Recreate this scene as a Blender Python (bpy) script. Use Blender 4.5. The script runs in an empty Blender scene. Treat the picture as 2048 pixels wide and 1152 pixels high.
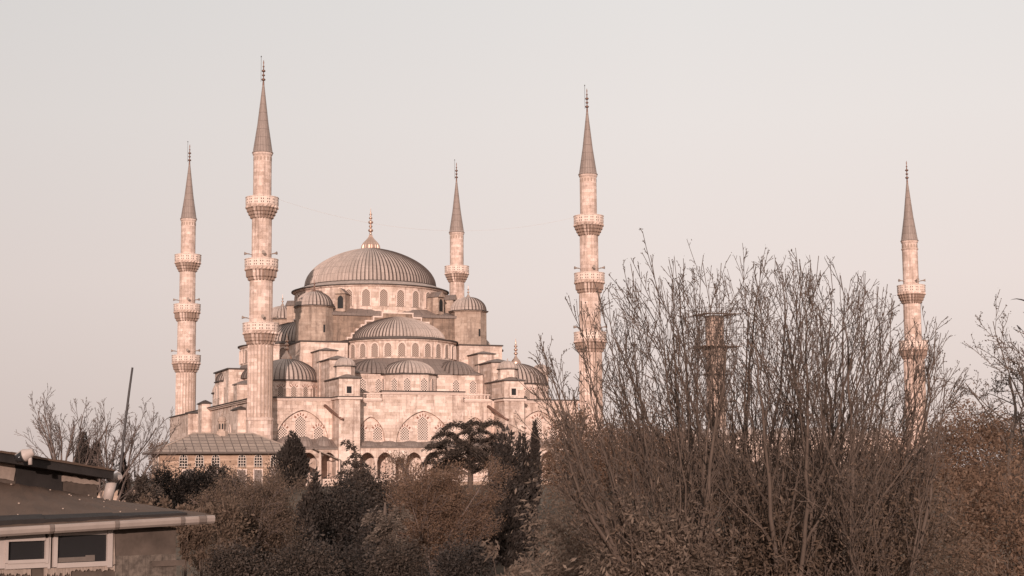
import bpy, math, random
import numpy as np
from mathutils import Matrix, Vector
PI = math.pi
S = bpy.context.scene
COL = S.collection
R = math.radians

# ------------------------------------------------------------------ camera, sky, sun
CAMZ = 10.0
cam = bpy.data.cameras.new("camera"); camo = bpy.data.objects.new("camera", cam); COL.objects.link(camo)
cam.sensor_width = 36; cam.lens = 3150 / 2048 * 36; cam.clip_end = 6000; cam.clip_start = 0.5
camo.matrix_world = Matrix.Translation((0, 0, CAMZ)) @ Matrix.Rotation(PI / 2 + 0.1182, 4, 'X') @ Matrix.Rotation(-0.008, 4, 'Z')
S.camera = camo
SUN_EL = R(10.0); SUN_AZ = R(-91.6)          # direction towards the sun, math angle from +X
w = bpy.data.worlds.new("World"); S.world = w; w.use_nodes = True
nt = w.node_tree; nt.nodes.clear()
out = nt.nodes.new('ShaderNodeOutputWorld'); bg = nt.nodes.new('ShaderNodeBackground')
sky = nt.nodes.new('ShaderNodeTexSky'); sky.sky_type = 'NISHITA'; sky.sun_disc = False
sky.sun_elevation = SUN_EL; sky.sun_rotation = PI / 2 - SUN_AZ; sky.dust_density = 3; sky.air_density = 1.0
hs = nt.nodes.new('ShaderNodeHueSaturation'); hs.inputs['Saturation'].default_value = 0.25
tc = nt.nodes.new('ShaderNodeTexCoord'); sp = nt.nodes.new('ShaderNodeSeparateXYZ')
rp = nt.nodes.new('ShaderNodeValToRGB')
# the hazy pale sky: rosy near the horizon, grey-white higher up
els = rp.color_ramp.elements
els[0].position = 0.0; els[0].color = (0.72, 0.60, 0.56, 1)
els[1].position = 0.36; els[1].color = (0.755, 0.745, 0.735, 1)
for p_, c_ in ((0.03, (0.755, 0.635, 0.59, 1)), (0.12, (0.82, 0.715, 0.675, 1)), (0.22, (0.815, 0.755, 0.725, 1))):
    e_ = els.new(p_); e_.color = c_
ax = nt.nodes.new('ShaderNodeMapRange'); ax.inputs[1].default_value = -0.34; ax.inputs[2].default_value = 0.1
ax.inputs[3].default_value = 0.86; ax.inputs[4].default_value = 1.0
mu = nt.nodes.new('ShaderNodeMix'); mu.data_type = 'RGBA'; mu.blend_type = 'MULTIPLY'; mu.inputs[0].default_value = 1
sc = nt.nodes.new('ShaderNodeVectorMath'); sc.operation = 'SCALE'; sc.inputs[3].default_value = 1 / 0.12
mx = nt.nodes.new('ShaderNodeMix'); mx.data_type = 'RGBA'; mx.inputs[0].default_value = 0.93
L = nt.links.new
L(tc.outputs['Generated'], sp.inputs[0]); L(sp.outputs['Z'], rp.inputs[0]); L(sp.outputs['X'], ax.inputs[0])
L(sky.outputs[0], hs.inputs['Color']); L(rp.outputs[0], mu.inputs[6]); L(ax.outputs[0], mu.inputs[7])
L(mu.outputs[2], sc.inputs[0]); L(hs.outputs[0], mx.inputs[6]); L(sc.outputs[0], mx.inputs[7])
L(mx.outputs[2], bg.inputs[0]); bg.inputs[1].default_value = 0.12; L(bg.outputs[0], out.inputs[0])
sl = bpy.data.lights.new("sun", 'SUN'); sl.energy = 4.15; sl.angle = R(0.6); sl.color = (1.0, 0.83, 0.75)
so = bpy.data.objects.new("sun", sl); COL.objects.link(so)
sd = Vector((math.cos(SUN_AZ) * math.cos(SUN_EL), math.sin(SUN_AZ) * math.cos(SUN_EL), math.sin(SUN_EL)))
so.rotation_euler = sd.to_track_quat('Z', 'Y').to_euler(); so.location = (0, -60, 60)
S.view_settings.view_transform = 'Standard'; S.view_settings.look = 'None'; S.view_settings.gamma = 1
S.view_settings.exposure = 0.06

# ------------------------------------------------------------------ helpers
def at(x, y, Y):
    """point in the place at distance Y along the view axis for a place measured on the photo (2048 px wide)"""
    f, pt, ro = 3150., .1182, .008
    A = x - 1024; B = 576 - y; c, s = math.cos(ro), math.sin(ro)
    a = (A * c + B * s) / f; b = (-A * s + B * c) / f
    d = Vector((a, math.cos(pt) - b * math.sin(pt), math.sin(pt) + b * math.cos(pt)))
    d *= Y / d.y
    return Vector((d.x, d.y, d.z + CAMZ))

def smooth(a, b, x):
    t = min(1, max(0, (x - a) / (b - a))); return t * t * (3 - 2 * t)
def gz(Y): return 8.4 * smooth(110, 238, Y)

class MB:
    def __init__(s): s.v = []; s.f = []; s.uv = []; s.mi = []; s.sm = []
    def poly(s, pts, m=0, uv=None, sm=False):
        i = len(s.v); s.v += [tuple(p) for p in pts]; s.f.append(tuple(range(i, i + len(pts)))); s.mi.append(m); s.sm.append(sm)
        if uv is None:
            p = [Vector(q) for q in pts]; n = Vector((0, 0, 0))
            for k in range(len(p)):
                a, b = p[k], p[(k + 1) % len(p)]
                n += Vector(((a.y - b.y) * (a.z + b.z), (a.z - b.z) * (a.x + b.x), (a.x - b.x) * (a.y + b.y)))
            if n.length > 0: n.normalize()
            h = math.hypot(n.x, n.y)
            if h < .35: uv = [(q.x, q.y) for q in p]
            else:
                tx, ty = -n.y / h, n.x / h
                uv = [(q.x * tx + q.y * ty, q.z / max(h, .3)) for q in p]
        s.uv += uv
    def box(s, x0, x1, y0, y1, z0, z1, m=0, top=None):
        a = [(x0, y0), (x1, y0), (x1, y1), (x0, y1)]
        s.prism(a, z0, z1, m, top)
    def prism(s, p, z0, z1, m=0, top=None, p2=None):
        """p: CCW outline, optionally another outline p2 at the top"""
        q = p2 or p; n = len(p)
        for i in range(n):
            j = (i + 1) % n
            s.poly([(*p[i], z0), (*p[j], z0), (*q[j], z1), (*q[i], z1)], m)
        s.poly([(*c, z1) for c in q], m if top is None else top)
        s.poly([(*c, z0) for c in reversed(p)], m)
    def hip(s, x0, x1, y0, y1, z, rise, o=.25, th=.17, m=0, inset=None, em=None):
        """low hipped roof with an overhang"""
        x0 -= o; x1 += o; y0 -= o; y1 += o
        s.box(x0, x1, y0, y1, z, z + th, m if em is None else em)
        k = min(x1 - x0, y1 - y0) / 2 * .96 if inset is None else inset
        a = [(x0, y0, z + th), (x1, y0, z + th), (x1, y1, z + th), (x0, y1, z + th)]
        b = [(x0 + k, y0 + k, z + th + rise), (x1 - k, y0 + k, z + th + rise), (x1 - k, y1 - k, z + th + rise), (x0 + k, y1 - k, z + th + rise)]
        for i in range(4):
            j = (i + 1) % 4; s.poly([a[i], a[j], b[j], b[i]], m)
        s.poly(b, m)
    def lathe(s, prof, n=24, c=(0, 0), m=0, rib=0, amp=0, a0=0., a1=2 * PI, sub=5, sm=False, ribz=None, phase=0., uscale=None, seam=None):
        full = abs(a1 - a0 - 2 * PI) < 1e-6
        N = n
        if rib: N = max(n, int(round(rib * (a1 - a0) / (2 * PI))) * sub)
        rmax = max(r for r, z in prof)
        ang = [a0 + (a1 - a0) * i / N + phase for i in range(N + 1)]
        L_ = [0.]
        for k in range(1, len(prof)): L_.append(L_[-1] + math.hypot(prof[k][0] - prof[k - 1][0], prof[k][1] - prof[k - 1][1]))
        base = len(s.v)
        for k, (r, z) in enumerate(prof):
            am = amp * (1 if ribz is None else ribz(r, z))
            for i in range(N + 1):
                rr = r
                if rib:
                    ph = (ang[i] - phase) * rib / (2 * PI) % 1
                    rr = r + am * (1 if (ph < .5 / sub or ph > 1 - .5 / sub) else 0) if sub > 2 else r + am * (1 if ph < .25 or ph > .75 else -1)
                    rr = max(rr, .001)
                s.v.append((c[0] + rr * math.cos(ang[i]), c[1] + rr * math.sin(ang[i]), z))
        W = N + 1; us = rmax if uscale is None else uscale
        for k in range(len(prof) - 1):
            for i in range(N):
                a = base + k * W + i
                mm = m
                if seam is not None and rib and (rmax * 0 + (i % sub)) == sub - 1 and (ribz is None or ribz(prof[k + 1][0], prof[k + 1][1]) > .35): mm = seam
                s.f.append((a, a + 1, a + W + 1, a + W)); s.mi.append(mm); s.sm.append(sm)
                for (ii, kk) in ((i, k), (i + 1, k), (i + 1, k + 1), (i, k + 1)):
                    s.uv.append((ang[ii] * us, prof[0][1] + L_[kk]))
    def tube(s, path, rad, n=6, m=0, cap=True):
        P = [Vector(p) for p in path]
        if not hasattr(rad, '__len__'): rad = [rad] * len(P)
        base = len(s.v); ref = None
        for k, p in enumerate(P):
            d = (P[min(k + 1, len(P) - 1)] - P[max(k - 1, 0)])
            if d.length < 1e-9: d = Vector((0, 0, 1))
            d.normalize()
            if ref is None: ref = d.orthogonal().normalized()
            ref = (ref - d * ref.dot(d))
            if ref.length < 1e-6: ref = d.orthogonal()
            ref.normalize(); b = d.cross(ref)
            for i in range(n):
                t = 2 * PI * i / n; q = p + (ref * math.cos(t) + b * math.sin(t)) * rad[k]
                s.v.append(tuple(q))
        for k in range(len(P) - 1):
            for i in range(n):
                j = (i + 1) % n; a = base + k * n
                s.f.append((a + i, a + j, a + n + j, a + n + i)); s.mi.append(m); s.sm.append(n > 4)
                s.uv += [(i * .1, k * .3), (i * .1 + .1, k * .3), (i * .1 + .1, k * .3 + .3), (i * .1, k * .3 + .3)]
        if cap:
            for a, rev in ((base, True), (base + (len(P) - 1) * n, False)):
                r_ = list(range(a, a + n)); r_ = r_[::-1] if rev else r_
                s.f.append(tuple(r_)); s.mi.append(m); s.sm.append(False); s.uv += [(0, 0)] * n
    def xf(s, fn):
        s.v = [tuple(fn(p)) for p in s.v]; return s
    def build(s, name, mats, parent=None):
        me = bpy.data.meshes.new(name); me.from_pydata(s.v, [], s.f)
        if not isinstance(mats, (list, tuple)): mats = [mats]
        for m in mats: me.materials.append(m)
        me.polygons.foreach_set('material_index', s.mi); me.polygons.foreach_set('use_smooth', s.sm)
        u = me.uv_layers.new(name='UVMap'); u.data.foreach_set('uv', np.array(s.uv, dtype=np.float32).ravel())
        me.update()
        o = bpy.data.objects.new(name, me); COL.objects.link(o); o.parent = parent
        return o

def tag(o, label, cat, group=None):
    o['label'] = label; o['category'] = cat
    if group: o['group'] = group
    return o
def empty(name, loc, label, cat, group=None, rz=0):
    o = bpy.data.objects.new(name, None); COL.objects.link(o); o.location = loc; o.rotation_euler = (0, 0, rz); o.empty_display_size = .5
    return tag(o, label, cat, group)
def struct(o, kind='structure'): o['kind'] = kind; return o

# ------------------------------------------------------------------ materials
class NG:
    def __init__(s, name):
        s.m = bpy.data.materials.new(name); s.m.use_nodes = True; s.t = s.m.node_tree
        s.b = s.t.nodes['Principled BSDF']; s.b.inputs['Specular IOR Level'].default_value = .25
    def n(s, typ, **kw):
        x = s.t.nodes.new(typ)
        for k, v in kw.items(): setattr(x, k, v)
        return x
    def l(s, a, b): s.t.links.new(a, b)
    def math(s, op, a, b=None, c=None):
        x = s.n('ShaderNodeMath', operation=op)
        for i, q in enumerate((a, b, c)):
            if q is None: continue
            if isinstance(q, (int, float)): x.inputs[i].default_value = q
            else: s.l(q, x.inputs[i])
        return x.outputs[0]
    def mix(s, f, a, b, mode='MIX'):
        x = s.n('ShaderNodeMix', data_type='RGBA', blend_type=mode)
        for i, q in ((0, f), (6, a), (7, b)):
            if isinstance(q, (int, float)): x.inputs[i].default_value = q
            elif isinstance(q, tuple): x.inputs[i].default_value = (*q, 1)
            else: s.l(q, x.inputs[i])
        return x.outputs[2]
    def noise(s, vec, scale, detail=4, rough=.6):
        x = s.n('ShaderNodeTexNoise'); x.inputs['Scale'].default_value = scale; x.inputs['Detail'].default_value = detail; x.inputs['Roughness'].default_value = rough
        if vec is not None: s.l(vec, x.inputs['Vector'])
        return x.outputs['Fac']
    def ramp(s, f, a, b, c0=0., c1=1.):
        x = s.n('ShaderNodeMapRange'); s.l(f, x.inputs[0])
        x.inputs[1].default_value = a; x.inputs[2].default_value = b; x.inputs[3].default_value = c0; x.inputs[4].default_value = c1
        return x.outputs[0]
    def scale(s, vec, v):
        x = s.n('ShaderNodeVectorMath', operation='MULTIPLY'); s.l(vec, x.inputs[0]); x.inputs[1].default_value = v; return x.outputs[0]
    def uv(s): return s.n('ShaderNodeTexCoord').outputs['UV']
    def obj(s): return s.n('ShaderNodeTexCoord').outputs['Object']
    def geo(s): return s.n('ShaderNodeNewGeometry').outputs['Position']
    def bump(s, h, st, dist=.05):
        x = s.n('ShaderNodeBump'); x.inputs['Strength'].default_value = st; x.inputs['Distance'].default_value = dist
        s.l(h, x.inputs['Height']); s.l(x.outputs[0], s.b.inputs['Normal'])

def stone(name, a, b, stain, mort, bw=1.5, bh=.55, st=.85, rough=.9, cont=.85):
    g = NG(name); uv = g.uv(); pos = g.geo()
    def bricks(w_, h_, c1, c2, cm, ms, bias):
        br = g.n('ShaderNodeTexBrick'); g.l(uv, br.inputs['Vector'])
        for k, c in (('Color1', c1), ('Color2', c2), ('Mortar', cm)): br.inputs[k].default_value = (*c, 1)
        br.inputs['Scale'].default_value = 1; br.inputs['Brick Width'].default_value = w_; br.inputs['Row Height'].default_value = h_
        br.inputs['Mortar Size'].default_value = ms; br.inputs['Mortar Smooth'].default_value = .3; br.inputs['Bias'].default_value = bias
        return br
    br = bricks(bw, bh, a, b, tuple((p + q) / 2 * .9 for p, q in zip(a, b)), .012, -.1); c = br.outputs['Color']
    # coarser coursing on top so that runs of blocks vary in tone
    b2 = bricks(bw * 2.1, bh * 2, (1.07, 1.06, 1.06), (.60, .53, .49), (1, 1, 1), 0, -.5)
    c = g.mix(.85 * cont, c, b2.outputs['Color'], 'MULTIPLY')
    b3 = bricks(bw * .73, bh, (1.0, 1.0, 1.0), (.58, .50, .45), (1, 1, 1), 0, -.66)
    c = g.mix(.8 * cont, c, b3.outputs['Color'], 'MULTIPLY')
    # weathering patches and rain streaks (own shapes, world space)
    n1 = g.noise(pos, .25, 6, .68); c = g.mix(g.ramp(n1, .48, .66, 0, .62 * st), c, stain)
    n2 = g.noise(g.scale(pos, (1.1, 1.1, .08)), 1.0, 5, .7); c = g.mix(g.ramp(n2, .51, .68, 0, .9 * st), c, stain)
    n4 = g.noise(g.scale(pos, (1, 1, .6)), .9, 8, .8); c = g.mix(g.ramp(n4, .52, .66, 0, .7 * st), c, stain)
    n3 = g.noise(pos, 2.2, 5, .7); c = g.mix(g.ramp(n3, .45, .75, .0, .3), c, tuple(min(1, q * 1.15) for q in a))
    g.l(c, g.b.inputs['Base Color']); g.b.inputs['Roughness'].default_value = rough
    g.bump(g.math('ADD', br.outputs['Fac'], g.math('MULTIPLY', n3, -.6)), .5, .06)
    return g.m

def lead(name, a, b, seam, bw=.9, bh=1.6, ms=.035):
    g = NG(name); uv = g.uv(); pos = g.geo()
    br = g.n('ShaderNodeTexBrick'); g.l(uv, br.inputs['Vector'])
    br.inputs['Color1'].default_value = (*a, 1); br.inputs['Color2'].default_value = (*b, 1); br.inputs['Mortar'].default_value = (*seam, 1)
    br.inputs['Scale'].default_value = 1; br.inputs['Brick Width'].default_value = bw; br.inputs['Row Height'].default_value = bh; br.inputs['Mortar Size'].default_value = ms
    br.inputs['Mortar Smooth'].default_value = .4; br.offset = .0
    n1 = g.noise(pos, .5, 5, .7); n2 = g.noise(pos, 5, 4, .7)
    c = g.mix(g.ramp(n1, .4, .7, 0, .6), br.outputs['Color'], tuple(q * .62 for q in a))
    c = g.mix(g.ramp(n2, .45, .75, 0, .4), c, tuple(min(1, q * 1.35) for q in a))
    g.l(c, g.b.inputs['Base Color']); g.b.inputs['Roughness'].default_value = .62; g.b.inputs['Specular IOR Level'].default_value = .35
    g.bump(g.math('ADD', br.outputs['Fac'], g.math('MULTIPLY', n2, .5)), .3, .04)
    return g.m

def plain(name, c, rough=.8, var=.25, sc=3., metal=0., dark=.6):
    g = NG(name); n = g.noise(g.geo(), sc, 5, .65)
    g.l(g.mix(g.ramp(n, .35, .7, 0, var * 2), c, tuple(q * dark for q in c)), g.b.inputs['Base Color'])
    g.b.inputs['Roughness'].default_value = rough; g.b.inputs['Metallic'].default_value = metal
    return g.m

def lattice(name, stonec, dark, s=.40, hole=.27):
    """pierced stone window screen: staggered round holes"""
    g = NG(name); p = g.scale(g.uv(), (1 / s, 1 / s, 0)); ds = []
    for off in (0., .5):
        a = g.n('ShaderNodeVectorMath', operation='ADD'); g.l(p, a.inputs[0]); a.inputs[1].default_value = (off, off, 0)
        fr = g.n('ShaderNodeVectorMath', operation='FRACTION'); g.l(a.outputs[0], fr.inputs[0])
        sb = g.n('ShaderNodeVectorMath', operation='SUBTRACT'); g.l(fr.outputs[0], sb.inputs[0]); sb.inputs[1].default_value = (.5, .5, 0)
        ln = g.n('ShaderNodeVectorMath', operation='LENGTH'); g.l(sb.outputs[0], ln.inputs[0]); ds.append(ln.outputs['Value'])
    d = g.math('MINIMUM', *ds); f = g.ramp(d, hole - .05, hole + .05)
    g.l(g.mix(f, dark, stonec), g.b.inputs['Base Color']); g.b.inputs['Roughness'].default_value = .85
    g.bump(f, .6, .05)
    return g.m

def pierced(name, a, dark):
    """parapet slabs with rows of small holes between plain posts"""
    g = NG(name); sx = g.n('ShaderNodeSeparateXYZ'); g.l(g.uv(), sx.inputs[0])
    u, v = sx.outputs[0], sx.outputs[1]
    def dist(q, s): return g.math('ABSOLUTE', g.math('SUBTRACT', g.math('FRACT', g.math('DIVIDE', q, s)), .5))
    h = g.math('MULTIPLY', g.math('LESS_THAN', dist(u, .48), .22), g.math('LESS_THAN', dist(v, .5), .26))
    panel = g.math('GREATER_THAN', dist(u, 1.44), .14)
    f = g.math('MULTIPLY', h, panel)
    n = g.noise(g.geo(), 1.5, 4, .7)
    c = g.mix(g.ramp(n, .4, .75), a, tuple(q * .72 for q in a))
    g.l(g.mix(g.math('MULTIPLY', f, .95), c, dark), g.b.inputs['Base Color']); g.b.inputs['Roughness'].default_value = .9
    return g.m

def leafmat(name, cols, trans=.25, rough=.7):
    g = NG(name); r = g.n('ShaderNodeNewGeometry').outputs['Random Per Island']
    x = g.n('ShaderNodeValToRGB'); e = x.color_ramp.elements
    e[0].position = 0; e[0].color = (*cols[0], 1); e[1].position = 1; e[1].color = (*cols[-1], 1)
    for k in range(1, len(cols) - 1): q = e.new(k / (len(cols) - 1)); q.color = (*cols[k], 1)
    g.l(r, x.inputs[0]); n = g.noise(g.geo(), .9, 3, .6)
    c = g.mix(g.ramp(n, .35, .65, 0, .55), x.outputs[0], tuple(q * .6 for q in cols[0]))
    g.l(c, g.b.inputs['Base Color']); g.b.inputs['Roughness'].default_value = rough
    if trans:
        t = g.n('ShaderNodeBsdfTranslucent'); g.l(c, t.inputs[0]); ms = g.n('ShaderNodeMixShader'); ms.inputs[0].default_value = trans
        g.l(g.b.outputs[0], ms.inputs[1]); g.l(t.outputs[0], ms.inputs[2]); g.l(ms.outputs[0], g.t.nodes['Material Output'].inputs[0])
    return g.m

M = {}
STA = (.73, .56, .475); STB = (.50, .36, .285); STN = (.21, .13, .10); MOR = (.36, .24, .19)
M['stone'] = stone('pale_ashlar', STA, STB, STN, MOR)
M['stone_old'] = stone('weathered_ashlar', (.46, .335, .265), (.35, .24, .185), (.17, .115, .09), (.27, .19, .15), st=1.0)
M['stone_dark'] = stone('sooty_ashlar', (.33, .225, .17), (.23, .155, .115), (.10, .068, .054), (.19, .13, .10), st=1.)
M['minaret'] = stone('minaret_ashlar', (.72, .535, .455), (.48, .335, .265), (.22, .14, .105), (.40, .27, .21), bw=1.3, bh=.6, st=.8)
M['minaret_old'] = stone('brown_minaret_ashlar', (.46, .33, .265), (.36, .25, .195), (.22, .15, .12), (.3, .21, .16), st=.9)
M['flute'] = plain('painted_flute_shade', (.40, .275, .215), .9, .3, 2)  # shade of the flutes painted as a darker tone; small panels share it
M['groove_shade'] = plain('corbel_groove_shade', (.26, .17, .13), .9, .3, 2)  # recess shade painted on the groove faces of the balcony corbels
M['trim'] = plain('pale_trim_stone', (.68, .51, .43), .85, .25, 1.2, dark=.68)
M['red_stone'] = plain('red_voussoir_stone', (.27, .13, .09), .85, .2, 2)
M['lead'] = lead('lead_roof', (.44, .33, .28), (.34, .255, .215), (.2, .145, .12))
M['seam'] = plain('lead_roll_seam', (.07, .048, .04), .7, .3, 2)
M['flash'] = plain('dark_lead_edge', (.075, .054, .046), .7, .3, 2)
M['lead_dark'] = lead('old_lead_roof', (.20, .145, .122), (.165, .12, .102), (.09, .066, .057))
M['lead_gal'] = lead('gallery_lead_roof', (.23, .17, .143), (.18, .13, .11), (.10, .072, .06))
M['lead_pav'] = lead('pavilion_lead_sheets', (.32, .235, .19), (.22, .16, .13), (.075, .053, .043), bw=1.25, bh=.95, ms=.10)
M['spire'] = lead('spire_lead', (.30, .22, .185), (.25, .18, .15), (.11, .075, .063), bw=.55, bh=1.45, ms=.04)
M['gold'] = plain('gilded_copper', (.62, .42, .33), .4, .2, 4, metal=.85)
M['finial_dark'] = plain('aged_bronze', (.22, .12, .09), .45, .2, 4, metal=.5)
M['lattice'] = lattice('pierced_screen', (.66, .50, .42), (.03, .025, .022), s=.44, hole=.255)
M['lattice_fine'] = lattice('fine_pierced_screen', (.44, .315, .255), (.05, .038, .032), s=.38, hole=.24)
M['horn'] = plain('horn_speaker_grey', (.30, .22, .18), .6, .2)
M['parapet'] = pierced('pierced_parapet', (.74, .55, .46), (.08, .05, .04))
M['dark'] = plain('dark_opening', (.02, .017, .016), .6, .1)
M['metal'] = plain('dark_metal', (.06, .048, .045), .5, .2)
M['brick_pav'] = stone('striped_brick', (.50, .335, .245), (.25, .15, .10), (.18, .115, .085), (.42, .29, .21), bw=7.3, bh=.36, st=.5, cont=.8)
M['white_frame'] = plain('white_painted_frame', (.56, .44, .37), .6, .15)
M['glass'] = plain('dark_window_glass', (.025, .022, .022), .12, .1)

# ------------------------------------------------------------------ mosque frame
ANG = .3706; LBD = 59.778; LBA = 72.419; LDE = 69.006
BASE = Vector((-41.7502, 260., 0))
cu, su = math.cos(ANG), math.sin(ANG)
def wl(u, v, z=0.): return Vector((BASE.x + u * cu - v * su, BASE.y + u * su + v * cu, z))
UC, VC = 30.0, 36.5
Z0 = 7.6

mosque = empty('mosque', BASE, 'great domed stone mosque with cascading lead half domes behind the garden trees', 'mosque', rz=ANG)
def octagon(c, r, n=8, ph=None):
    ph = PI / n if ph is None else ph
    return [(c[0] + r * math.cos(2 * PI * i / n + ph), c[1] + r * math.sin(2 * PI * i / n + ph)) for i in range(n)]
def dome_prof(r, z, h, n=14, k=1.0, top=.02):
    return [(max(top, r * max(0., math.cos(t)) ** k), z + h * math.sin(t)) for t in [PI / 2 * i / n for i in range(n + 1)]]
def finial_prof(z, s, bulbs=4, base=1.0):
    """stacked gilt bulbs on a stem"""
    p = [(base * s, z), (base * s * .9, z + .25 * s), (base * s * .55, z + .75 * s), (.26 * s, z + 1.25 * s), (.14 * s, z + 1.6 * s)]
    zz = z + 1.7 * s; r = .46 * s
    for i in range(bulbs):
        for a in range(0, 7):
            t = -PI / 2 + PI * a / 6; p.append((max(.11 * s, r * math.cos(t)), zz + r * .75 * (1 + math.sin(t))))
        zz += r * 1.5; p += [(.11 * s, zz + .12 * s)]; zz += .42 * s; r *= .80
    p += [(.10 * s, zz), (.02, zz + 1.0 * s)]
    return p

def arch_pts(w, h, rise, n=10, pointed=.3):
    """outline of an arched opening, from bottom left up and over to bottom right"""
    zs = h - rise; pts = [(-w / 2, 0.)]
    for i in range(n + 1):
        t = -1 + 2 * i / n
        y = (1 - pointed) * math.sqrt(max(0, 1 - t * t)) + pointed * (1 - abs(t))
        pts.append((t * w / 2, zs + rise * y))
    pts.append((w / 2, 0.)); return pts

def window(parent, p, nrm, w, h, kind='lattice', frame=.16, proud=.14, rise=None, pointed=.25, voussoir=False, off=.05, mats=None):
    """arched window lying on a wall: pane (pierced screen) with a raised frame; p = bottom centre on the wall, nrm = outward (2D)"""
    nx, ny = nrm; l = math.hypot(nx, ny); nx /= l; ny /= l; tx, ty = -ny, nx
    rise = w / 2 * 1.05 if rise is None else rise
    def P(a, z, d): return (p[0] + tx * a + nx * d, p[1] + ty * a + ny * d, p[2] + z)
    o = arch_pts(w, h, rise, pointed=pointed); b = MB()
    b.poly([P(a, z, off) for a, z in reversed(o)][::-1], 0, uv=[(a, z) for a, z in o])
    ob = b.build('window', M[kind], parent)
    q = arch_pts(w + 2 * frame, h + frame, rise + frame, pointed=pointed)
    f = MB(); n = len(o)
    for i in range(n - 1):
        f.poly([P(*o[i], proud), P(*o[i + 1], proud), P(*q[i + 1], proud), P(*q[i], proud)])
        f.poly([P(*o[i], 0), P(*o[i + 1], 0), P(*o[i + 1], proud), P(*o[i], proud)])
        f.poly([P(*q[i], proud), P(*q[i + 1], proud), P(*q[i + 1], 0), P(*q[i], 0)])
    f.build('frame', (mats or M['trim']), ob)
    if voussoir:
        vm = MB(); n = 11; vw = .55; pr = proud + .03
        q1 = arch_pts(w + 2 * frame + .02, h + frame + .02, rise + frame, n=n, pointed=pointed)[1:-1]
        q2 = arch_pts(w + 2 * frame + 2 * vw, h + frame + vw, rise + frame + vw * .8, n=n, pointed=pointed)[1:-1]
        for i in range(n):
            m = i % 2
            k = .72 if m else 1.0
            e = [(q1[j][0] + (q2[j][0] - q1[j][0]) * k, q1[j][1] + (q2[j][1] - q1[j][1]) * k) for j in (i, i + 1)]
            vm.poly([P(*q1[i], pr), P(*q1[i + 1], pr), P(*e[1], pr), P(*e[0], pr)], m)
            vm.poly([P(*e[0], pr), P(*e[1], pr), P(*e[1], 0), P(*e[0], 0)], m)
        vm.build('voussoir_arch', [M['trim'], M['red_stone']], ob)
    return ob

def arch_wall(b, u0, u1, z0, z1, v0, v1, arches, m=0, step=.35, pointed=.35):
    """wall sheet facing -v between v0 (front) and v1 (back) with pointed arched openings [(centre, half width, z bottom, z spring, z apex)]"""
    xs = {u0, u1}
    for c, hw, zb, zs, za in arches:
        n = max(8, int(2 * hw / step))
        for i in range(n + 1): xs.add(round(c - hw + 2 * hw * i / n, 4))
    k = int((u1 - u0) / 3)
    for i in range(1, k): xs.add(u0 + (u1 - u0) * i / k)
    xs = sorted(x for x in xs if u0 - 1e-6 <= x <= u1 + 1e-6)
    def top(a, x):
        c, hw, zb, zs, za = a; t = (x - c) / hw
        return zs + (za - zs) * ((1 - pointed) * math.sqrt(max(0, 1 - t * t)) + pointed * (1 - abs(t)))
    for xa, xb in zip(xs[:-1], xs[1:]):
        xm = (xa + xb) / 2; a = next((a for a in arches if abs(xm - a[0]) < a[1]), None)
        if a is None:
            b.poly([(xa, v0, z0), (xb, v0, z0), (xb, v0, z1), (xa, v0, z1)], m)
        else:
            ta, tb = top(a, xa), top(a, xb)
            b.poly([(xa, v0, ta), (xb, v0, tb), (xb, v0, z1), (xa, v0, z1)], m)
            b.poly([(xa, v1, ta), (xb, v1, tb), (xb, v0, tb), (xa, v0, ta)], m)
            if a[2] > z0: b.poly([(xa, v0, z0), (xb, v0, z0), (xb, v0, a[2]), (xa, v0, a[2])], m)
    for a in arches:
        for sx in (-1, 1):
            x = a[0] + sx * a[1]; q = [(x, v0, a[2]), (x, v1, a[2]), (x, v1, a[3]), (x, v0, a[3])]
            b.poly(q if sx < 0 else q[::-1], m)
    b.poly([(u0, v0, z1), (u1, v0, z1), (u1, v1, z1), (u0, v1, z1)], m)
    b.poly([(u0, v0, z0), (u0, v0, z1), (u0, v1, z1), (u0, v1, z0)], m); b.poly([(u1, v0, z0), (u1, v1, z0), (u1, v1, z1), (u1, v0, z1)], m)

def archivolt(b, c, hw, zs, za, v, wid=.75, proud=.12, pointed=.35, n=24, m=0):
    def pt(t, e):
        y = (1 - pointed) * math.sqrt(max(0, 1 - t * t)) + pointed * (1 - abs(t))
        return (c + t * (hw + e), zs + (za - zs + e) * y)
    for i in range(n):
        t0, t1 = -1 + 2 * i / n, -1 + 2 * (i + 1) / n
        a0, a1, b0, b1 = pt(t0, .0), pt(t1, .0), pt(t0, wid), pt(t1, wid)
        V = v - proud
        b.poly([(a0[0], V, a0[1]), (a1[0], V, a1[1]), (b1[0], V, b1[1]), (b0[0], V, b0[1])], m)
        b.poly([(b0[0], V, b0[1]), (b1[0], V, b1[1]), (b1[0], v, b1[1]), (b0[0], v, b0[1])], m)
        b.poly([(a0[0], v, a0[1]), (a1[0], v, a1[1]), (a1[0], V, a1[1]), (a0[0], V, a0[1])], m)

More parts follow.
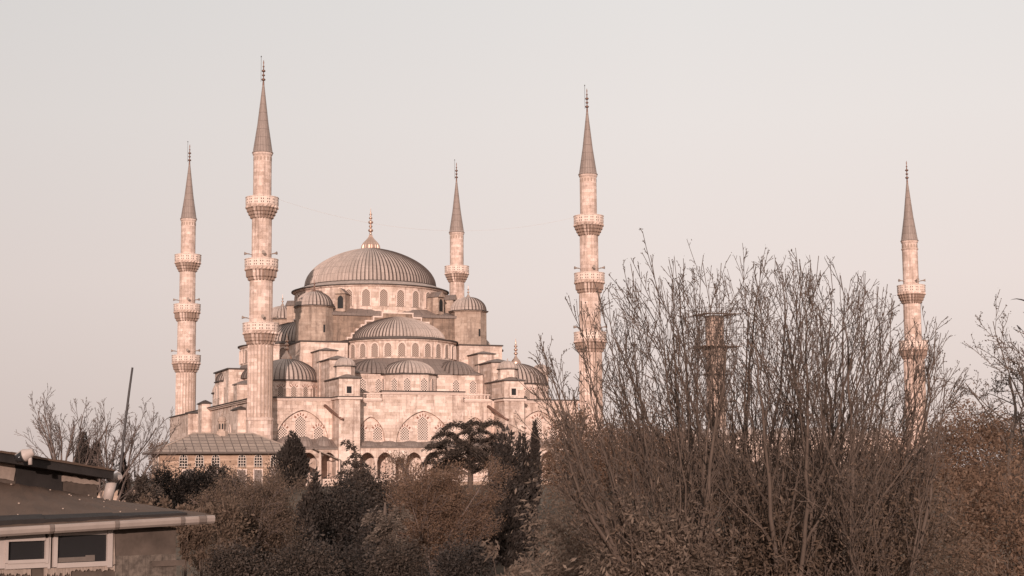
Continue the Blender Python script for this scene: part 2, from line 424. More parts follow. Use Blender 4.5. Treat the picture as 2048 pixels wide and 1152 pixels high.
# --- main body
b = MB(); WV = 4.1
b.box(1.4, 58.6, WV, 69, Z0, 23.2)
b.build('hall_wall', M['stone'], mosque)
b = MB(); FV = 3.5
LB = [(8.05, 4.7, Z0, 15.4, 21.2)]; CB = [(20.0, 2.7, Z0, 15.4, 20.15), (29.5, 5.1, Z0, 15.4, 21.2), (39.0, 2.7, Z0, 15.4, 20.15)]; RB = [(51.0, 4.7, Z0, 15.4, 21.4)]
arch_wall(b, 1.2, 13.2, Z0, 22.75, FV, WV, LB, pointed=.16)
arch_wall(b, 16.8, 42.0, Z0, 22.75, FV, WV, CB, pointed=.16)
arch_wall(b, 46.4, 58.8, Z0, 22.75, FV, WV, RB, pointed=.16)
b.box(22.1, 36.8, FV, WV + .6, 22.75, 24.0)
b.build('facade', M['stone'], mosque)
for a in LB + CB + RB: b = MB(); archivolt(b, a[0], a[1], a[3], a[4], FV, .8 if a[1] > 3 else .55, proud=.07, pointed=.16); b.build('archivolt', M['stone'], mosque)
b = MB()   # cornices with a lead flashing
for u0, u1, z, v in ((1.0, 13.2, 22.75, FV), (46.4, 59.0, 22.75, FV), (21.9, 37.0, 24.0, FV), (16.9, 21.9, 22.75, FV), (37.0, 41.9, 22.75, FV)):
    b.box(u0, u1, v - .22, v + .9, z, z + .22); b.box(u0, u1, v - .42, v + .9, z + .22, z + .42); 
    if u0 not in (16.9, 37.0): b.box(u0 - .05, u1 + .05, v - .55, v + 1.2, z + .42, z + .64, 1)
b.build('cornice', [M['trim'], M['flash']], mosque)
b = MB(); b.box(1.0, 59, FV + .8, 69.4, 23.2, 23.34); b.build('terrace_roof', M['lead_dark'], mosque)
for u0, u1 in ((16.95, 21.9), (37.0, 41.85)):
    b = MB(); n = 7
    b.box(u0, u1, FV - .05, FV + .35, 24.0, 24.16); b.box(u0, u1, FV - .05, FV + .35, 23.17, 23.32)
    for i in range(n):
        x = u0 + (u1 - u0) * (i + .5) / n
        b.lathe([(.17, 23.32), (.18, 23.38), (.08, 23.46), (.19, 23.66), (.09, 23.9), (.17, 24.0)], 8, (x, FV + .15))
    b.build('balustrade', M['trim'], mosque)
# facade windows (pierced screens under striped arches)
for c, w, z1 in ((7.85, 1.8, 20.2), (4.75, 1.6, 18.4), (11.0, 1.6, 18.4), (29.5, 1.85, 20.2), (26.25, 1.65, 18.4), (32.75, 1.65, 18.4), (18.5, 1.5, 18.3), (21.4, 1.6, 18.4),
                 (37.6, 1.55, 18.4), (40.4, 1.55, 18.4), (51.0, 1.8, 20.3), (47.9, 1.55, 18.4), (54.1, 1.6, 18.4)):
    window(mosque, (c, WV, 16.15), (0, -1), w, z1 - 16.15, 'lattice', .14, .12, voussoir=True, pointed=.3)

# --- side assemblies, rotated around the centre: side frame (s along, d outward)
def side(k):
    if k == 0: return lambda p: (UC + p[0], VC - p[1], p[2])          # garden side
    if k == 1: return lambda p: (UC - p[1], VC - p[0], p[2])          # left side
    return lambda p: (UC + p[1], VC + p[0], p[2])                     # courtyard side
ARD = 15.0
for k in (0, 1, 2):
    T = side(k)
    s0 = .3 if k == 0 else 0.
    # stepped arch wall
    b = MB(); xs = [9.6, 8.75, 7.85, 6.95, 6.1, 4.6, 2.95]; zs = [34.3 + q * .92 for q in range(7)]
    b.box(s0 - 12.2, s0 + 12.2, ARD - 1.5, ARD, 30.5, 34.3)
    for i in range(7):
        z0_ = 34.3 if i == 0 else zs[i - 1] + .92
        b.box(s0 - xs[i], s0 + xs[i], ARD - 1.5, ARD - .02 * (i % 2), 34.3 + i * .8, 34.3 + (i + 1) * .8)
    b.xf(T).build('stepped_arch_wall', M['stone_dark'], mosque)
    b = MB()
    for i in range(7):
        z = 34.3 + (i + 1) * .8; x1 = xs[i] + .12; x0 = (xs[i + 1] if i < 6 else 0) - .05
        for sg in (-1, 1):
            a, c = sorted((s0 + sg * x0, s0 + sg * x1)); b.box(a, c, ARD - 1.3, ARD + .14, z + .002, z + .26)
        zz = 34.3 + i * .8
        for sg in (-1, 1):
            a, c = sorted((s0 + sg * (xs[i] - .1), s0 + sg * (xs[i] + .12))); b.box(a, c, ARD - 1.3, ARD + .12, zz + .27 if i else zz, zz + .8)
    b.xf(T).build('coping', M['trim'], mosque)
    # half dome
    h = MB(); h.lathe(dome_prof(8.7, 34.8, 4.6, 16, 1.4), 64, (s0, ARD), 0, rib=86, amp=.18, seam=1, a0=0, a1=PI, ribz=lambda r, z: min(1, r / 4))
    h.v = [(x, max(y, ARD - .3), z) for x, y, z in h.v]
    hd = h.xf(T).build('half_dome', [M['lead'], M['seam']], mosque)
    d = MB(); d.lathe([(10.65, 30.4), (10.65, 34.0), (10.9, 34.05), (11.0, 34.3)], 48, (s0, ARD), 0, a0=0, a1=PI); d.xf(T)
    d2 = MB(); d2.lathe([(11.0, 34.3), (11.25, 34.32), (11.25, 34.52)], 48, (s0, ARD), 1, a0=0, a1=PI); d2.lathe([(11.25, 34.52), (8.9, 34.86)], 48, (s0, ARD), 2, a0=0, a1=PI); d2.lathe([(8.9, 34.82), (8.9, 35.0), (8.5, 35.02)], 48, (s0, ARD), 1, a0=0, a1=PI); d2.xf(T)
    i0 = len(d.v); d.v += d2.v; d.f += [tuple(q + i0 for q in f) for f in d2.f]; d.uv += d2.uv; d.mi += d2.mi; d.sm += d2.sm
    d.build('half_dome_drum', [M['stone'], M['flash'], M['lead_dark']], mosque)
    lo, hi = (-82, 82) if k == 0 else ((-60, 85) if k == 1 else (-85, -30))
    nW = 13 if k == 0 else 11
    for i in range(nW):
        a = R(-78 + 156 * i / (nW - 1))
        if not lo <= math.degrees(a) <= hi: continue
        p0 = T((s0 + 10.65 * math.sin(a), ARD + 10.65 * math.cos(a), 31.15)); p1 = T((s0 + 12.05 * math.sin(a), ARD + 12.05 * math.cos(a), 0))
        window(mosque, p0, (p1[0] - p0[0], p1[1] - p0[1]), 1.25, 2.45, 'lattice_fine', .22, .26, pointed=.1, off=.07)
    # lead skirt down to the exedra walls
    OUT = {0: (12.4, 12.4, 28.0), 1: (12.4, 12.4, 26.9), 2: (12.4, 12.4, 26.9)}[k]
    b = MB(); n = 48; ring = []
    for i in range(n + 1):
        a = PI * i / n; cx, cy = math.cos(a), math.sin(a)
        q = 1 / max(abs(cx) / 12.4, cy / (OUT[2] - ARD), 1e-6) if True else 1
        ring.append([(s0 + 10.6 * cx, ARD + 10.6 * cy, 30.95), (s0 + (10.6 * .5 + q * .5) * cx, ARD + (10.6 * .5 + q * .5) * cy, 29.3), (s0 + q * cx, ARD + q * cy, 28.05), (s0 + q * cx, ARD + q * cy, 27.85)])
    for i in range(n):
        for j in range(3): b.poly([ring[i][j], ring[i][j + 1], ring[i + 1][j + 1], ring[i + 1][j]], 0, uv=[(i * .7, j * 2), (i * .7, j * 2 + 2), (i * .7 + .7, j * 2 + 2), (i * .7 + .7, j * 2)])
    b.xf(T).build('skirt_roof', M['lead_dark'], mosque)
    b = MB(); b.box(s0 - 12.1, s0 + 12.1, ARD - 2, OUT[2] - .25, 23.2, 27.86)
    b.xf(T).build('exedra_wall', M['stone'], mosque)
    for c in (-7.6, 7.6):
        e = MB(); e.lathe(dome_prof(4.0, 27.9, 2.7, 10), 24, (s0 + c, OUT[2] - 3.6), 0, rib=30, amp=.15, seam=1); e.xf(T).build('exedra_dome', [M['lead_dark'], M['seam']], mosque)
    # central apse
    cs = -1.5 if k == 0 else 0
    pr = 5.0 if k == 0 else 4.6
    ap = [(cs + pr * math.sin(R(t)), OUT[2] - .8 + pr * math.cos(R(t))) for t in (-90, -67, -28, 28, 67, 90)]
    b = MB()
    for q0, q1 in zip(ap[:-1], ap[1:]): b.poly([(*q0, 23.2), (*q1, 23.2), (*q1, 27.7), (*q0, 27.7)])
    b.xf(T).build('apse_wall', M['stone'], mosque)
    b = MB()
    for q0, q1 in zip(ap[:-1], ap[1:]):
        m_ = ((q0[0] + q1[0]) / 2, (q0[1] + q1[1]) / 2); c_ = (cs, OUT[2] - .8)
        o0 = tuple(c_[i] + (q0[i] - c_[i]) * 1.06 for i in (0, 1)); o1 = tuple(c_[i] + (q1[i] - c_[i]) * 1.06 for i in (0, 1))
        b.poly([(*o0, 27.6), (*o1, 27.6), (*o1, 27.8), (*o0, 27.8)]); b.poly([(*o0, 27.8), (*o1, 27.8), (*c_, 28.9), (*c_, 28.9)][:3])
    b.xf(T).build('apse_cornice', M['flash'], mosque)
    e = MB(); e.lathe(dome_prof(pr * .93, 27.85, 2.5, 10), 32, (cs, OUT[2] - .8), 0, rib=40, amp=.16, seam=1, ribz=lambda r, z: min(1, r / 2)); e.xf(T).build('apse_dome', [M['lead'], M['seam']], mosque)
    if k < 2:
        for t, w_ in ((-78, .95), (-16, 1.25), (16, 1.25), (47, 1.1), (-47, 1.1)) if k == 0 else ((-16, 1.2), (16, 1.2)):
            fa = min((-78.5, -47.5, 0, 47.5, 78.5), key=lambda q: abs(q - t)); nr = (math.sin(R(fa)), math.cos(R(fa)))
            rr = pr * math.cos(R({0: 28, 47.5: 19.5, -47.5: 19.5, 78.5: 11.5, -78.5: 11.5}[fa]))
            lat = {-16: -1.55, 16: 1.55}.get(t, 0)
            pp = T((cs + nr[0] * rr + nr[1] * lat, OUT[2] - .8 + nr[1] * rr - nr[0] * lat, 24.6)); p1 = T((cs + nr[0] * (rr + 1) + nr[1] * lat, OUT[2] - .8 + nr[1] * (rr + 1) - nr[0] * lat, 24.6))
            window(mosque, pp, (p1[0] - pp[0], p1[1] - pp[1]), w_, 2.35, 'lattice', .12, .12)
        for c in (-10.3, -7.4, 7.0, 10.2):
            pp = T((s0 + c, OUT[2] - .25, 24.6)); p1 = T((s0 + c, OUT[2] + 1, 0)); window(mosque, pp, (p1[0] - pp[0], p1[1] - pp[1]), 1.2, 2.3, 'lattice', .12, .12)

# --- square base, drum and main dome
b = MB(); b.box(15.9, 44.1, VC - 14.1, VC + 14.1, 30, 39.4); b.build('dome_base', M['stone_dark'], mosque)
b = MB(); sq = [(14.3, VC - 15.45), (45.7, VC - 15.45), (45.7, VC + 15.45), (14.3, VC + 15.45)]
n = 48
for i in range(n):
    a0, a1 = 2 * PI * i / n, 2 * PI * (i + 1) / n
    def sqp(a): q = 1 / max(abs(math.cos(a)) / 14.5, abs(math.sin(a)) / 14.5); return (UC + q * math.cos(a), VC + q * math.sin(a), 39.9)
    def rp_(a): return (UC + 14.2 * math.cos(a), VC + 14.2 * math.sin(a), 41.1)
    b.poly([sqp(a0), sqp(a1), rp_(a1), rp_(a0)], 0, uv=[(i, 0), (i + 1, 0), (i + 1, 2), (i, 2)])
b.box(15.5, 44.5, VC - 14.5, VC + 14.5, 39.4, 39.9)
b.build('base_roof', M['lead_dark'], mosque)
UD = 29.4
b = MB(); b.lathe([(14.5, 40.2), (14.5, 45.0), (14.8, 45.05), (15.0, 45.3)], 96, (UD, VC)); b.build('drum', M['stone'], mosque)
b = MB(); b.lathe([(15.3, 45.46), (12.95, 46.3)], 96, (UD, VC)); b.lathe([(15.0, 45.3), (15.3, 45.32), (15.3, 45.47)], 96, (UD, VC), 1); b.lathe([(12.97, 46.28), (12.95, 46.46), (12.55, 46.5)], 96, (UD, VC), 1); b.build('drum_cornice', [M['lead'], M['flash']], mosque)
md = MB(); md.lathe(dome_prof(12.6, 46.5, 7.75, 26, 1.3), 96, (UD, VC), 0, rib=104, amp=.2, seam=1, ribz=lambda r, z: min(1, r / 5)); mdo = md.build('main_dome', [M['lead'], M['seam']], mosque)
fb = MB(); fb.lathe([(1.72, 53.75), (1.78, 54.15), (1.68, 54.75), (1.36, 55.3), (.85, 55.85), (.45, 56.35), (.28, 56.9)], 24, (UD, VC), 0, rib=20, amp=.14, ribz=lambda r, z: r / 2)
fb.lathe([(.3, 57.0)] + [(max(.16, r_ * math.cos(-PI / 2 + PI * a / 6)), z_ + r_ * .7 * math.sin(-PI / 2 + PI * a / 6)) for r_, z_ in ((.52, 57.75), (.38, 58.55), (.52, 59.35), (.36, 60.2), (.28, 60.9)) for a in range(7)] + [(.1, 61.4), (.02, 62.2)], 12, (UD, VC), sm=True)
fb.build('finial', M['gold'], mdo)
for i in range(28):
    a = 2 * PI * (i + .5) / 28
    if math.sin(a) > .25: continue
    if abs((math.degrees(a) % 90) - 45) < 9: continue
    p = (UD + 14.5 * math.cos(a), VC + 14.5 * math.sin(a), 41.35)
    window(mosque, p, (math.cos(a), math.sin(a)), 1.45, 3.1, 'lattice_fine', .22, .2, pointed=.12, off=.07)
for a in (-125, -55, -145, -35, 180 - 35, 35):        # drum buttresses under little lead roofs
    ca, sa = math.cos(R(a)), math.sin(R(a)); b = MB()
    b.box(13.6, 17.0, -.95, .95, 40.1, 43.4)
    b.poly([(13.6, -1.1, 43.4), (17.3, -1.1, 43.4), (17.3, 0, 44.5), (13.6, 0, 44.5)], 1); b.poly([(17.3, 1.1, 43.4), (13.6, 1.1, 43.4), (13.6, 0, 44.5), (17.3, 0, 44.5)], 1)
    b.poly([(17.3, -1.1, 43.4), (17.3, 1.1, 43.4), (17.3, 0, 44.5)], 0); b.poly([(17.25, -1.1, 43.35), (13.6, -1.1, 43.35), (13.6, 1.1, 43.35), (17.25, 1.1, 43.35)], 0)
    ar = arch_pts(1.1, 2.4, .6); b.poly([(17.03, x, 40.7 + z) for x, z in ar], 2)
    b.xf(lambda p: (UD + p[0] * ca - p[1] * sa, VC + p[0] * sa + p[1] * ca, p[2])).build('drum_buttress', [M['stone_old'], M['lead_dark'], M['dark']], mosque)

# --- weight towers
for (u, v) in ((15.0, 23.6), (45.0, 23.6), (15.0, 49.4), (45.0, 49.4)):
    b = MB(); o = octagon((u, v), 3.45); b.prism(o, 33.5, 40.7); b.prism(octagon((u, v), 3.65), 40.7, 40.85, 0, p2=octagon((u, v), 3.8)); b.prism(octagon((u, v), 3.85), 40.85, 41.02, 1)
    if v < 30:
        nrm = (math.cos(-PI / 2 + PI / 4), math.sin(-PI / 2 + PI / 4))
        b.box(u + .9, u + 1.25, v - 3.25, v - 3.15, 36.0, 37.4, 2)
    tw = b.build('weight_tower', [M['stone_old'], M['flash'], M['dark']], mosque)
    b = MB(); b.lathe(dome_prof(3.35, 41.0, 2.75, 12, .95), 32, (u, v), rib=30, amp=.16, seam=1, ribz=lambda r, z: min(1, r / 1.5)); b.build('cupola', [M['lead'], M['seam']], tw)
    b = MB(); b.lathe(finial_prof(43.6, .52, 2), 10, (u, v), sm=True); b.build('finial', M['gold'] if u > 30 or v > 30 else M['finial_dark'], tw)
for sg in (-1, 1):   # pier masses under the towers, towards the garden
    for vs in (0, 1):
        if vs and sg > 0: pass
        v0, v1 = (17.0, 27) if not vs else (46, 54)
        a, c = (10.9, 19.6) if sg < 0 else (40.8, 49.3)
        b = MB(); b.box(a, c, v0, v1, 23.2, 33.9); b.box(a - .2, c + .2, v0 - .2, v1 + .2, 33.9, 34.15, 1)
        b.build('pier', [M['stone'], M['flash']], mosque)

# --- stepped buttresses, each with its turret
def buttress(u0, u1, mirror=False):
    b = MB()
    b.box(u0, u1, -1.2, WV, Z0, 22.85); b.box(u0 - .3, u1 + .3, -1.55, FV - .3, 22.85, 23.2, 1); b.box(u0 - .4, u1 + .4, -1.65, FV + .8, 23.2, 23.36, 3)
    b.box(u0, u1, -1.1, 8, 23.36, 26.3); b.hip(u0, u1, -1.1, 8, 26.3, .75, m=2, em=3)
    b.box(u0, u1, 5.2, 13, 23.36, 29.9); b.hip(u0, u1, 5.2, 13, 29.9, .7, m=2, em=3)
    b.box(u0 - .2, u1 - .7, 11.5, 17.5, 23.36, 31.9); b.hip(u0 - .2, u1 - .7, 11.5, 17.5, 31.9, .5, m=2, em=3)
    c = (u0 + u1) / 2 - .1
    o = b.build('stepped_buttress', [M['stone'], M['trim'], M['lead_dark'], M['flash']], mosque)
    wb = MB(); wb.box(c - .75, c + .75, -1.2, -1.11, 23.65, 25.3, 0); wb.box(c - .42, c + .42, -1.23, -1.12, 23.85, 25.0, 1); wb.build('window', [M['trim'], M['dark']], o)
    t = MB(); cc = (c + .1, 2.0); t.prism(octagon(cc, 1.72), 26.4, 28.45); t.prism(octagon(cc, 1.95), 28.45, 28.62, 2)
    t.lathe(dome_prof(1.72, 28.62, 1.45, 10), 24, cc, 1, rib=16, amp=.09, ribz=lambda r, z: min(1, r)); t.lathe([(.1, 30), (.12, 30.2), (.04, 30.5)], 6, cc, 1)
    t.build('turret', [M['stone'], M['lead'], M['flash']], o)
buttress(13.15, 16.8); buttress(42.75, 46.45)
b = MB(); b.box(0.0, 13.5, 19.7, 23.3, Z0, 22.9); b.box(-.3, 4, 19.5, 23.5, 22.9, 23.36, 1); b.box(.2, 6, 19.9, 23.1, 23.3, 26.3); b.hip(.2, 6, 19.9, 23.1, 26.3, .7, m=1); b.box(5, 12, 19.9, 23.1, 23.3, 29.9); b.hip(5, 12, 19.9, 23.1, 29.9, .7, m=1)
b.build('stepped_buttress', [M['stone'], M['lead_dark']], mosque)
b = MB(); b.box(55, 60.2, 19.5, 23.5, Z0, 24.6); b.prism(octagon((58.9, 21.6), 1.55, 12), 24.6, 29.3); b.prism(octagon((58.9, 21.6), 1.85, 12), 29.3, 29.46, 1)
b.lathe(dome_prof(1.6, 29.46, 1.6, 10), 24, (58.9, 21.6), 1, rib=16, amp=.09, ribz=lambda r, z: min(1, r)); b.lathe([(.1, 31), (.12, 31.2), (.04, 31.5)], 6, (58.9, 21.6), 1)
b.build('stepped_buttress', [M['stone'], M['lead']], mosque)

# --- corner domes
for (u, v), full in (((8.3, 16.6), True), ((51.9, 16.6), True), ((8.6, 57), False)):
    b = MB(); b.prism(octagon((u, v), 5.75, 16), 23.2, 26.55); b.prism(octagon((u, v), 6.05, 16), 26.55, 26.8, 1)
    dr = b.build('corner_drum', [M['stone'], M['flash']], mosque)
    d = MB(); d.lathe(dome_prof(5.7, 26.8, 4.0, 16, 1.15), 48, (u, v), rib=44, amp=.18, seam=1, ribz=lambda r, z: min(1, r / 2.5)); do = d.build('corner_dome', [M['lead'], M['seam']], mosque)
    if full:
        f_ = MB(); f_.lathe([(.95, 30.7), (.95, 30.95), (.75, 31.3), (.35, 31.75), (.2, 32.1)] + [(max(.13, r_ * math.cos(-PI / 2 + PI * a / 6)), z_ + r_ * .7 * math.sin(-PI / 2 + PI * a / 6)) for r_, z_ in ((.4, 32.6), (.38, 33.3), (.34, 33.95)) for a in range(7)] + [(.16, 34.5), (.02, 35.4)], 12, (u, v), sm=True)
        f_.build('finial', M['gold'], do)
        for a in (-157.5, -135, -112.5, -90, -67.5, -45, -22.5):
            ca, sa = math.cos(R(a)), math.sin(R(a)); window(dr, (u + 5.64 * ca, v + 5.64 * sa, 23.6), (ca, sa), .95, 2.0, 'lattice_fine', .08, .1, voussoir=True)

# --- left (qibla) side
b = MB(); b.box(.2, 1.4, WV, 69, Z0, 22.7); b.box(.5, 4, 29.2, 42.5, 23.2, 29.6); b.box(.2, 4.5, 28.9, 42.8, 29.6, 29.85, 1)
b.box(-.15, 2.2, 3.3, 69.3, 22.7, 22.95, 2); b.box(-.4, 2.2, 3.0, 69.6, 22.95, 23.12, 2); b.box(-.55, 6, 2.9, 69.8, 23.12, 23.3, 1)
b.box(-1.2, .2, 12, 17, Z0, 21.5); b.hip(-1.2, .2, 12, 17, 21.5, .5, m=1)
b.box(-1.5, .2, 45, 49, Z0, 24.0); b.hip(-1.5, .2, 45, 49, 24.0, .6, m=1); b.box(-3.2, .2, 50, 72, Z0, 22.3); b.hip(-3.2, 3, 50, 72, 22.3, .5, m=1)
b.build('qibla_wall', [M['stone'], M['flash'], M['trim']], mosque)
for v, z, w_, h_ in ((10.0, 16.5, 1.5, 3.0), (6.2, 16.5, 1.5, 3.0), (26, 16.5, 1.4, 2.8), (31, 18.5, 1.0, 2.2), (33, 18.5, 1.0, 2.2)):
    window(mosque, (.2, v, z), (-1, 0), w_, h_, 'lattice', .14, .14, voussoir=False)
for v, z in ((32.8, 26.4), (35.2, 27.2), (37.6, 26.4)): window(mosque, (.5, v, z), (-1, 0), .7, 1.5, 'dark', .12, .14)

# --- galleries along the garden front
GV = -.5
def gallery(u0, u1, arches, cols, domes, ztop, zeave):
    b = MB(); arch_wall(b, u0, u1, 9.6, zeave, GV, GV + .55, [(c, hw, 9.6, za - hw * 1.05, za) for c, hw, za in arches], pointed=.2, step=.2)
    g_ = b.build('gallery_arcade', M['stone'], mosque)
    b = MB(); b.box(u0, u1, GV, FV, Z0, 9.6); b.build('gallery_floor', M['stone'], mosque)
    r_ = MB(); r_.box(u0, u1, GV - .35, GV + .7, zeave, zeave + .14); r_.poly([(u0, GV - .35, zeave + .14), (u1, GV - .35, zeave + .14), (u1, FV, ztop), (u0, FV, ztop)])
    r_.poly([(u0, FV, zeave - .1), (u1, FV, zeave - .1), (u1, GV, zeave - .1), (u0, GV, zeave - .1)])
    r_.poly([(u0, GV - .35, zeave + .14), (u0, FV, ztop), (u0, FV, zeave)]); r_.poly([(u1, GV - .35, zeave + .14), (u1, FV, zeave), (u1, FV, ztop)])
    for c, r, h in domes: r_.lathe(dome_prof(r, zeave + .2, h, 8), 20, (c, 1.6), rib=16, amp=.06, ribz=lambda r, z: min(1, r))
    r_.build('gallery_roof', M['lead_gal'], mosque)
    for c in cols:
        q = MB(); q.lathe([(.3, 9.6), (.3, 9.8), (.2, 9.9), (.19, 12.1), (.24, 12.15), (.24, 12.25), (.2, 12.3), (.4, 12.85), (.42, 13.0)], 10, (c, GV + .25)); q.build('column', M['trim'], mosque)
gallery(16.8, 42.75, [(18.3, 1.35, 14.0), (21.4, 1.42, 14.0), (24.0, .72, 13.1), (26.5, 1.42, 14.0), (29.8, 1.42, 14.0), (33.1, 1.42, 14.0), (35.6, .72, 13.1), (38.2, 1.42, 14.0), (41.2, 1.3, 14.0)],
        [19.82, 23.05, 24.95, 28.15, 31.45, 34.7, 36.55, 39.75], [(18.9, 1.9, 1.0), (22.6, 1.9, 1.0), (26.5, 2.0, 1.0), (30.6, 2.0, 1.0), (34.5, 2.0, 1.0), (38.6, 2.0, 1.0)], 15.8, 14.75)
gallery(2.6, 13.15, [(11.6, 1.25, 14.0), (8.2, 1.4, 14.0), (5, 1.3, 14.0)], [9.95, 6.6], [(11.2, 1.45, 2.0), (8.0, 1.5, 2.0), (4.9, 1.5, 2.0)], 16.3, 14.5)
gallery(46.45, 58.6, [(48.2, 1.3, 14.0), (51.2, 1.4, 14.0), (54.4, 1.4, 14.0), (57.3, 1.0, 14.0)], [49.7, 52.8, 55.9], [(49.5, 1.7, 1.6), (53, 1.7, 1.6)], 15.8, 14.75)
b = MB()
for (u, z0_, u2, z2) in ((11.9, 21.9, 13.9, 19.5), (41.4, 22.0, 43.4, 19.6)):
    b = MB(); b.tube([(u, FV - .15, z0_), (u, FV - .5, z0_), (u2 - .5, -1.35, z2 + .1), (u2, -1.45, z2 - .1)], [.28, .26, .2, .2], 8); b.build('water_chute', M['finial_dark'], mosque)
b = MB(); b.tube([(9.6, -2.6, 9), (9.6, -2.6, 14.2)], .12, 6, 1); b.tube([(12.9, -2.6, 9), (12.9, -2.6, 12.9)], .12, 6, 1)
b.poly([(8.6, -3.0, 14.55), (13.1, -3.0, 12.75), (13.1, -.9, 12.75), (8.6, -.9, 14.55)]); b.poly([(8.6, -3.0, 14.4), (8.6, -.9, 14.4), (13.1, -.9, 12.6), (13.1, -3.0, 12.6)]); b.poly([(8.6, -3.0, 14.4), (13.1, -3.0, 12.6), (13.1, -3.0, 12.75), (8.6, -3.0, 14.55)])
b.build('canopy', [M['lead_pav'], M['trim']], mosque)

# ------------------------------------------------------------------ minarets
def minaret(name_loc, label, zt, bal, zcone, zbase, fl=True, mat='minaret', rs=None, collar=19.7, bands=False, top_only=None, horns=(1, 2), rods=True):
    root = empty('minaret', (name_loc.x, name_loc.y, 0), label, 'minaret', 'pencil minarets of the mosque', rz=ANG)
    rs = rs or [1.53, 1.62, 1.88, 1.98]
    zc = zcone
    cuts = [zcone] + list(bal) + [zbase]
    sh = MB()
    for i in range(len(cuts) - 1):
        r = rs[i]; top = cuts[i] - (0 if i == 0 else 3.4); bot = cuts[i + 1] - (1.2 if i + 1 < len(cuts) - 1 else 0)
        last = i == len(cuts) - 2
        if last:
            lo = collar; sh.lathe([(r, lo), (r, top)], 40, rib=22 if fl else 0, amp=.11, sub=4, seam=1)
            sh.lathe([(r + .25, zbase), (r + .2, lo - .6), (r + .3, lo - .4), (r + .3, lo - .1), (r, lo + .1)], 16)
        elif i > 0 and fl: sh.lathe([(r, bot), (r, top)], 40, rib=18, amp=.05, sub=4)
        else: sh.lathe([(r, bot), (r, top)], 20)
    if bands: sh.lathe([(rs[0], zcone - 1.8), (rs[0] + .14, zcone - 1.7), (rs[0] + .14, zcone - 1.5), (rs[0], zcone - 1.4)], 20)
    sh.lathe([(rs[0], zcone - .5), (rs[0] + .16, zcone - .2), (rs[0] + .16, zcone)], 20)
    if top_only is None or top_only == 'dark':
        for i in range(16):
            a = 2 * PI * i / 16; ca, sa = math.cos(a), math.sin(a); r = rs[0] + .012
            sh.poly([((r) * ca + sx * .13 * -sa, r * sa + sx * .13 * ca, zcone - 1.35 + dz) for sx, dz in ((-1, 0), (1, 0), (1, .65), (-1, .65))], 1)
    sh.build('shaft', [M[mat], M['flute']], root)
    for i, zb in enumerate(bal):
        r = rs[i]; ro = r + 1.15 - .06 * i; rb = rs[i + 1]
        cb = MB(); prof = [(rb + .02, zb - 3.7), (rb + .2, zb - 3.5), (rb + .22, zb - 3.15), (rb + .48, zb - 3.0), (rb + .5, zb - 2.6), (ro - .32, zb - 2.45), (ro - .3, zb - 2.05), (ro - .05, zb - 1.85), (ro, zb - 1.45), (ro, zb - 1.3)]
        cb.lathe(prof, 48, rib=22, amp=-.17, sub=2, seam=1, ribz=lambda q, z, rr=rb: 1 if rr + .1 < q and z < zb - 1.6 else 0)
        cb.poly([((ro - .01) * math.cos(2 * PI * t / 24), (ro - .01) * math.sin(2 * PI * t / 24), zb - 1.32) for t in range(24)])
        cbo = cb.build('balcony', [M[mat], M['groove_shade']], root)
        pa = MB(); n = 16; o1 = octagon((0, 0), ro + .06, n); o2 = octagon((0, 0), ro - .1, n); k = 2 * (ro) * math.sin(PI / n)
        for t in range(n):
            a, c = o1[t], o1[(t + 1) % n]; d_, e_ = o2[t], o2[(t + 1) % n]
            pa.poly([(*a, zb - 1.32), (*c, zb - 1.32), (*c, zb - .1), (*a, zb - .1)], 0, uv=[(t * 1.44, 0), (t * 1.44 + 1.44, 0), (t * 1.44 + 1.44, 1.2), (t * 1.44, 1.2)])
            pa.poly([(*e_, zb - 1.32), (*d_, zb - 1.32), (*d_, zb - .1), (*e_, zb - .1)], 0, uv=[(t * 1.44, 0), (t * 1.44 + 1.44, 0), (t * 1.44 + 1.44, 1.2), (t * 1.44, 1.2)])
        q1 = octagon((0, 0), ro + .12, n); q2 = octagon((0, 0), ro - .15, n)
        for t in range(n):
            a, c, d_, e_ = q1[t], q1[(t + 1) % n], q2[(t + 1) % n], q2[t]
            pa.poly([(*a, zb), (*c, zb), (*d_, zb), (*e_, zb)], 1); pa.poly([(*a, zb - .12), (*c, zb - .12), (*c, zb), (*a, zb)], 1); pa.poly([(*d_, zb - .12), (*e_, zb - .12), (*e_, zb), (*d_, zb)], 1)
        pa.build('parapet', [M['parapet'], M['trim']], cbo)
        dm = MB(); a = R(-150 - ANG * 57.3 + 25 * i); 
        dm.xf(lambda p: p)
        if i in horns:
            for a in (-20, -75, -160):
                a = R(a) - ANG; ca, sa = math.cos(a), math.sin(a); r0 = r
                hm = MB(); zz = zb + .75
                hm.tube([(r0 * ca, r0 * sa, zz), ((r0 + .7) * ca, (r0 + .7) * sa, zz + .1)], .07, 5)
                hm.tube([((r0 + .35) * ca, (r0 + .35) * sa, zz + .1), ((r0 + .75) * ca, (r0 + .75) * sa, zz + .12), ((r0 + 1.05) * ca, (r0 + 1.05) * sa, zz + .14), ((r0 + 1.25) * ca, (r0 + 1.25) * sa, zz + .15)], [.08, .1, .19, .30], 10)
                hm.build('loudspeaker', M['horn'], root)
    zs = zt - 4.4
    sp_ = MB(); sp_.lathe([(rs[0] + .2, zcone), (rs[0] + .28, zcone + .05), (rs[0] + .1, zcone + .35), (rs[0] * .62, zcone + (zs - zcone) * .42), (.18, zs)], 16, phase=.1)
    sp_.build('spire', M['spire'], root)
    f_ = MB(); p = [(.18, zs), (.14, zs + .7)]
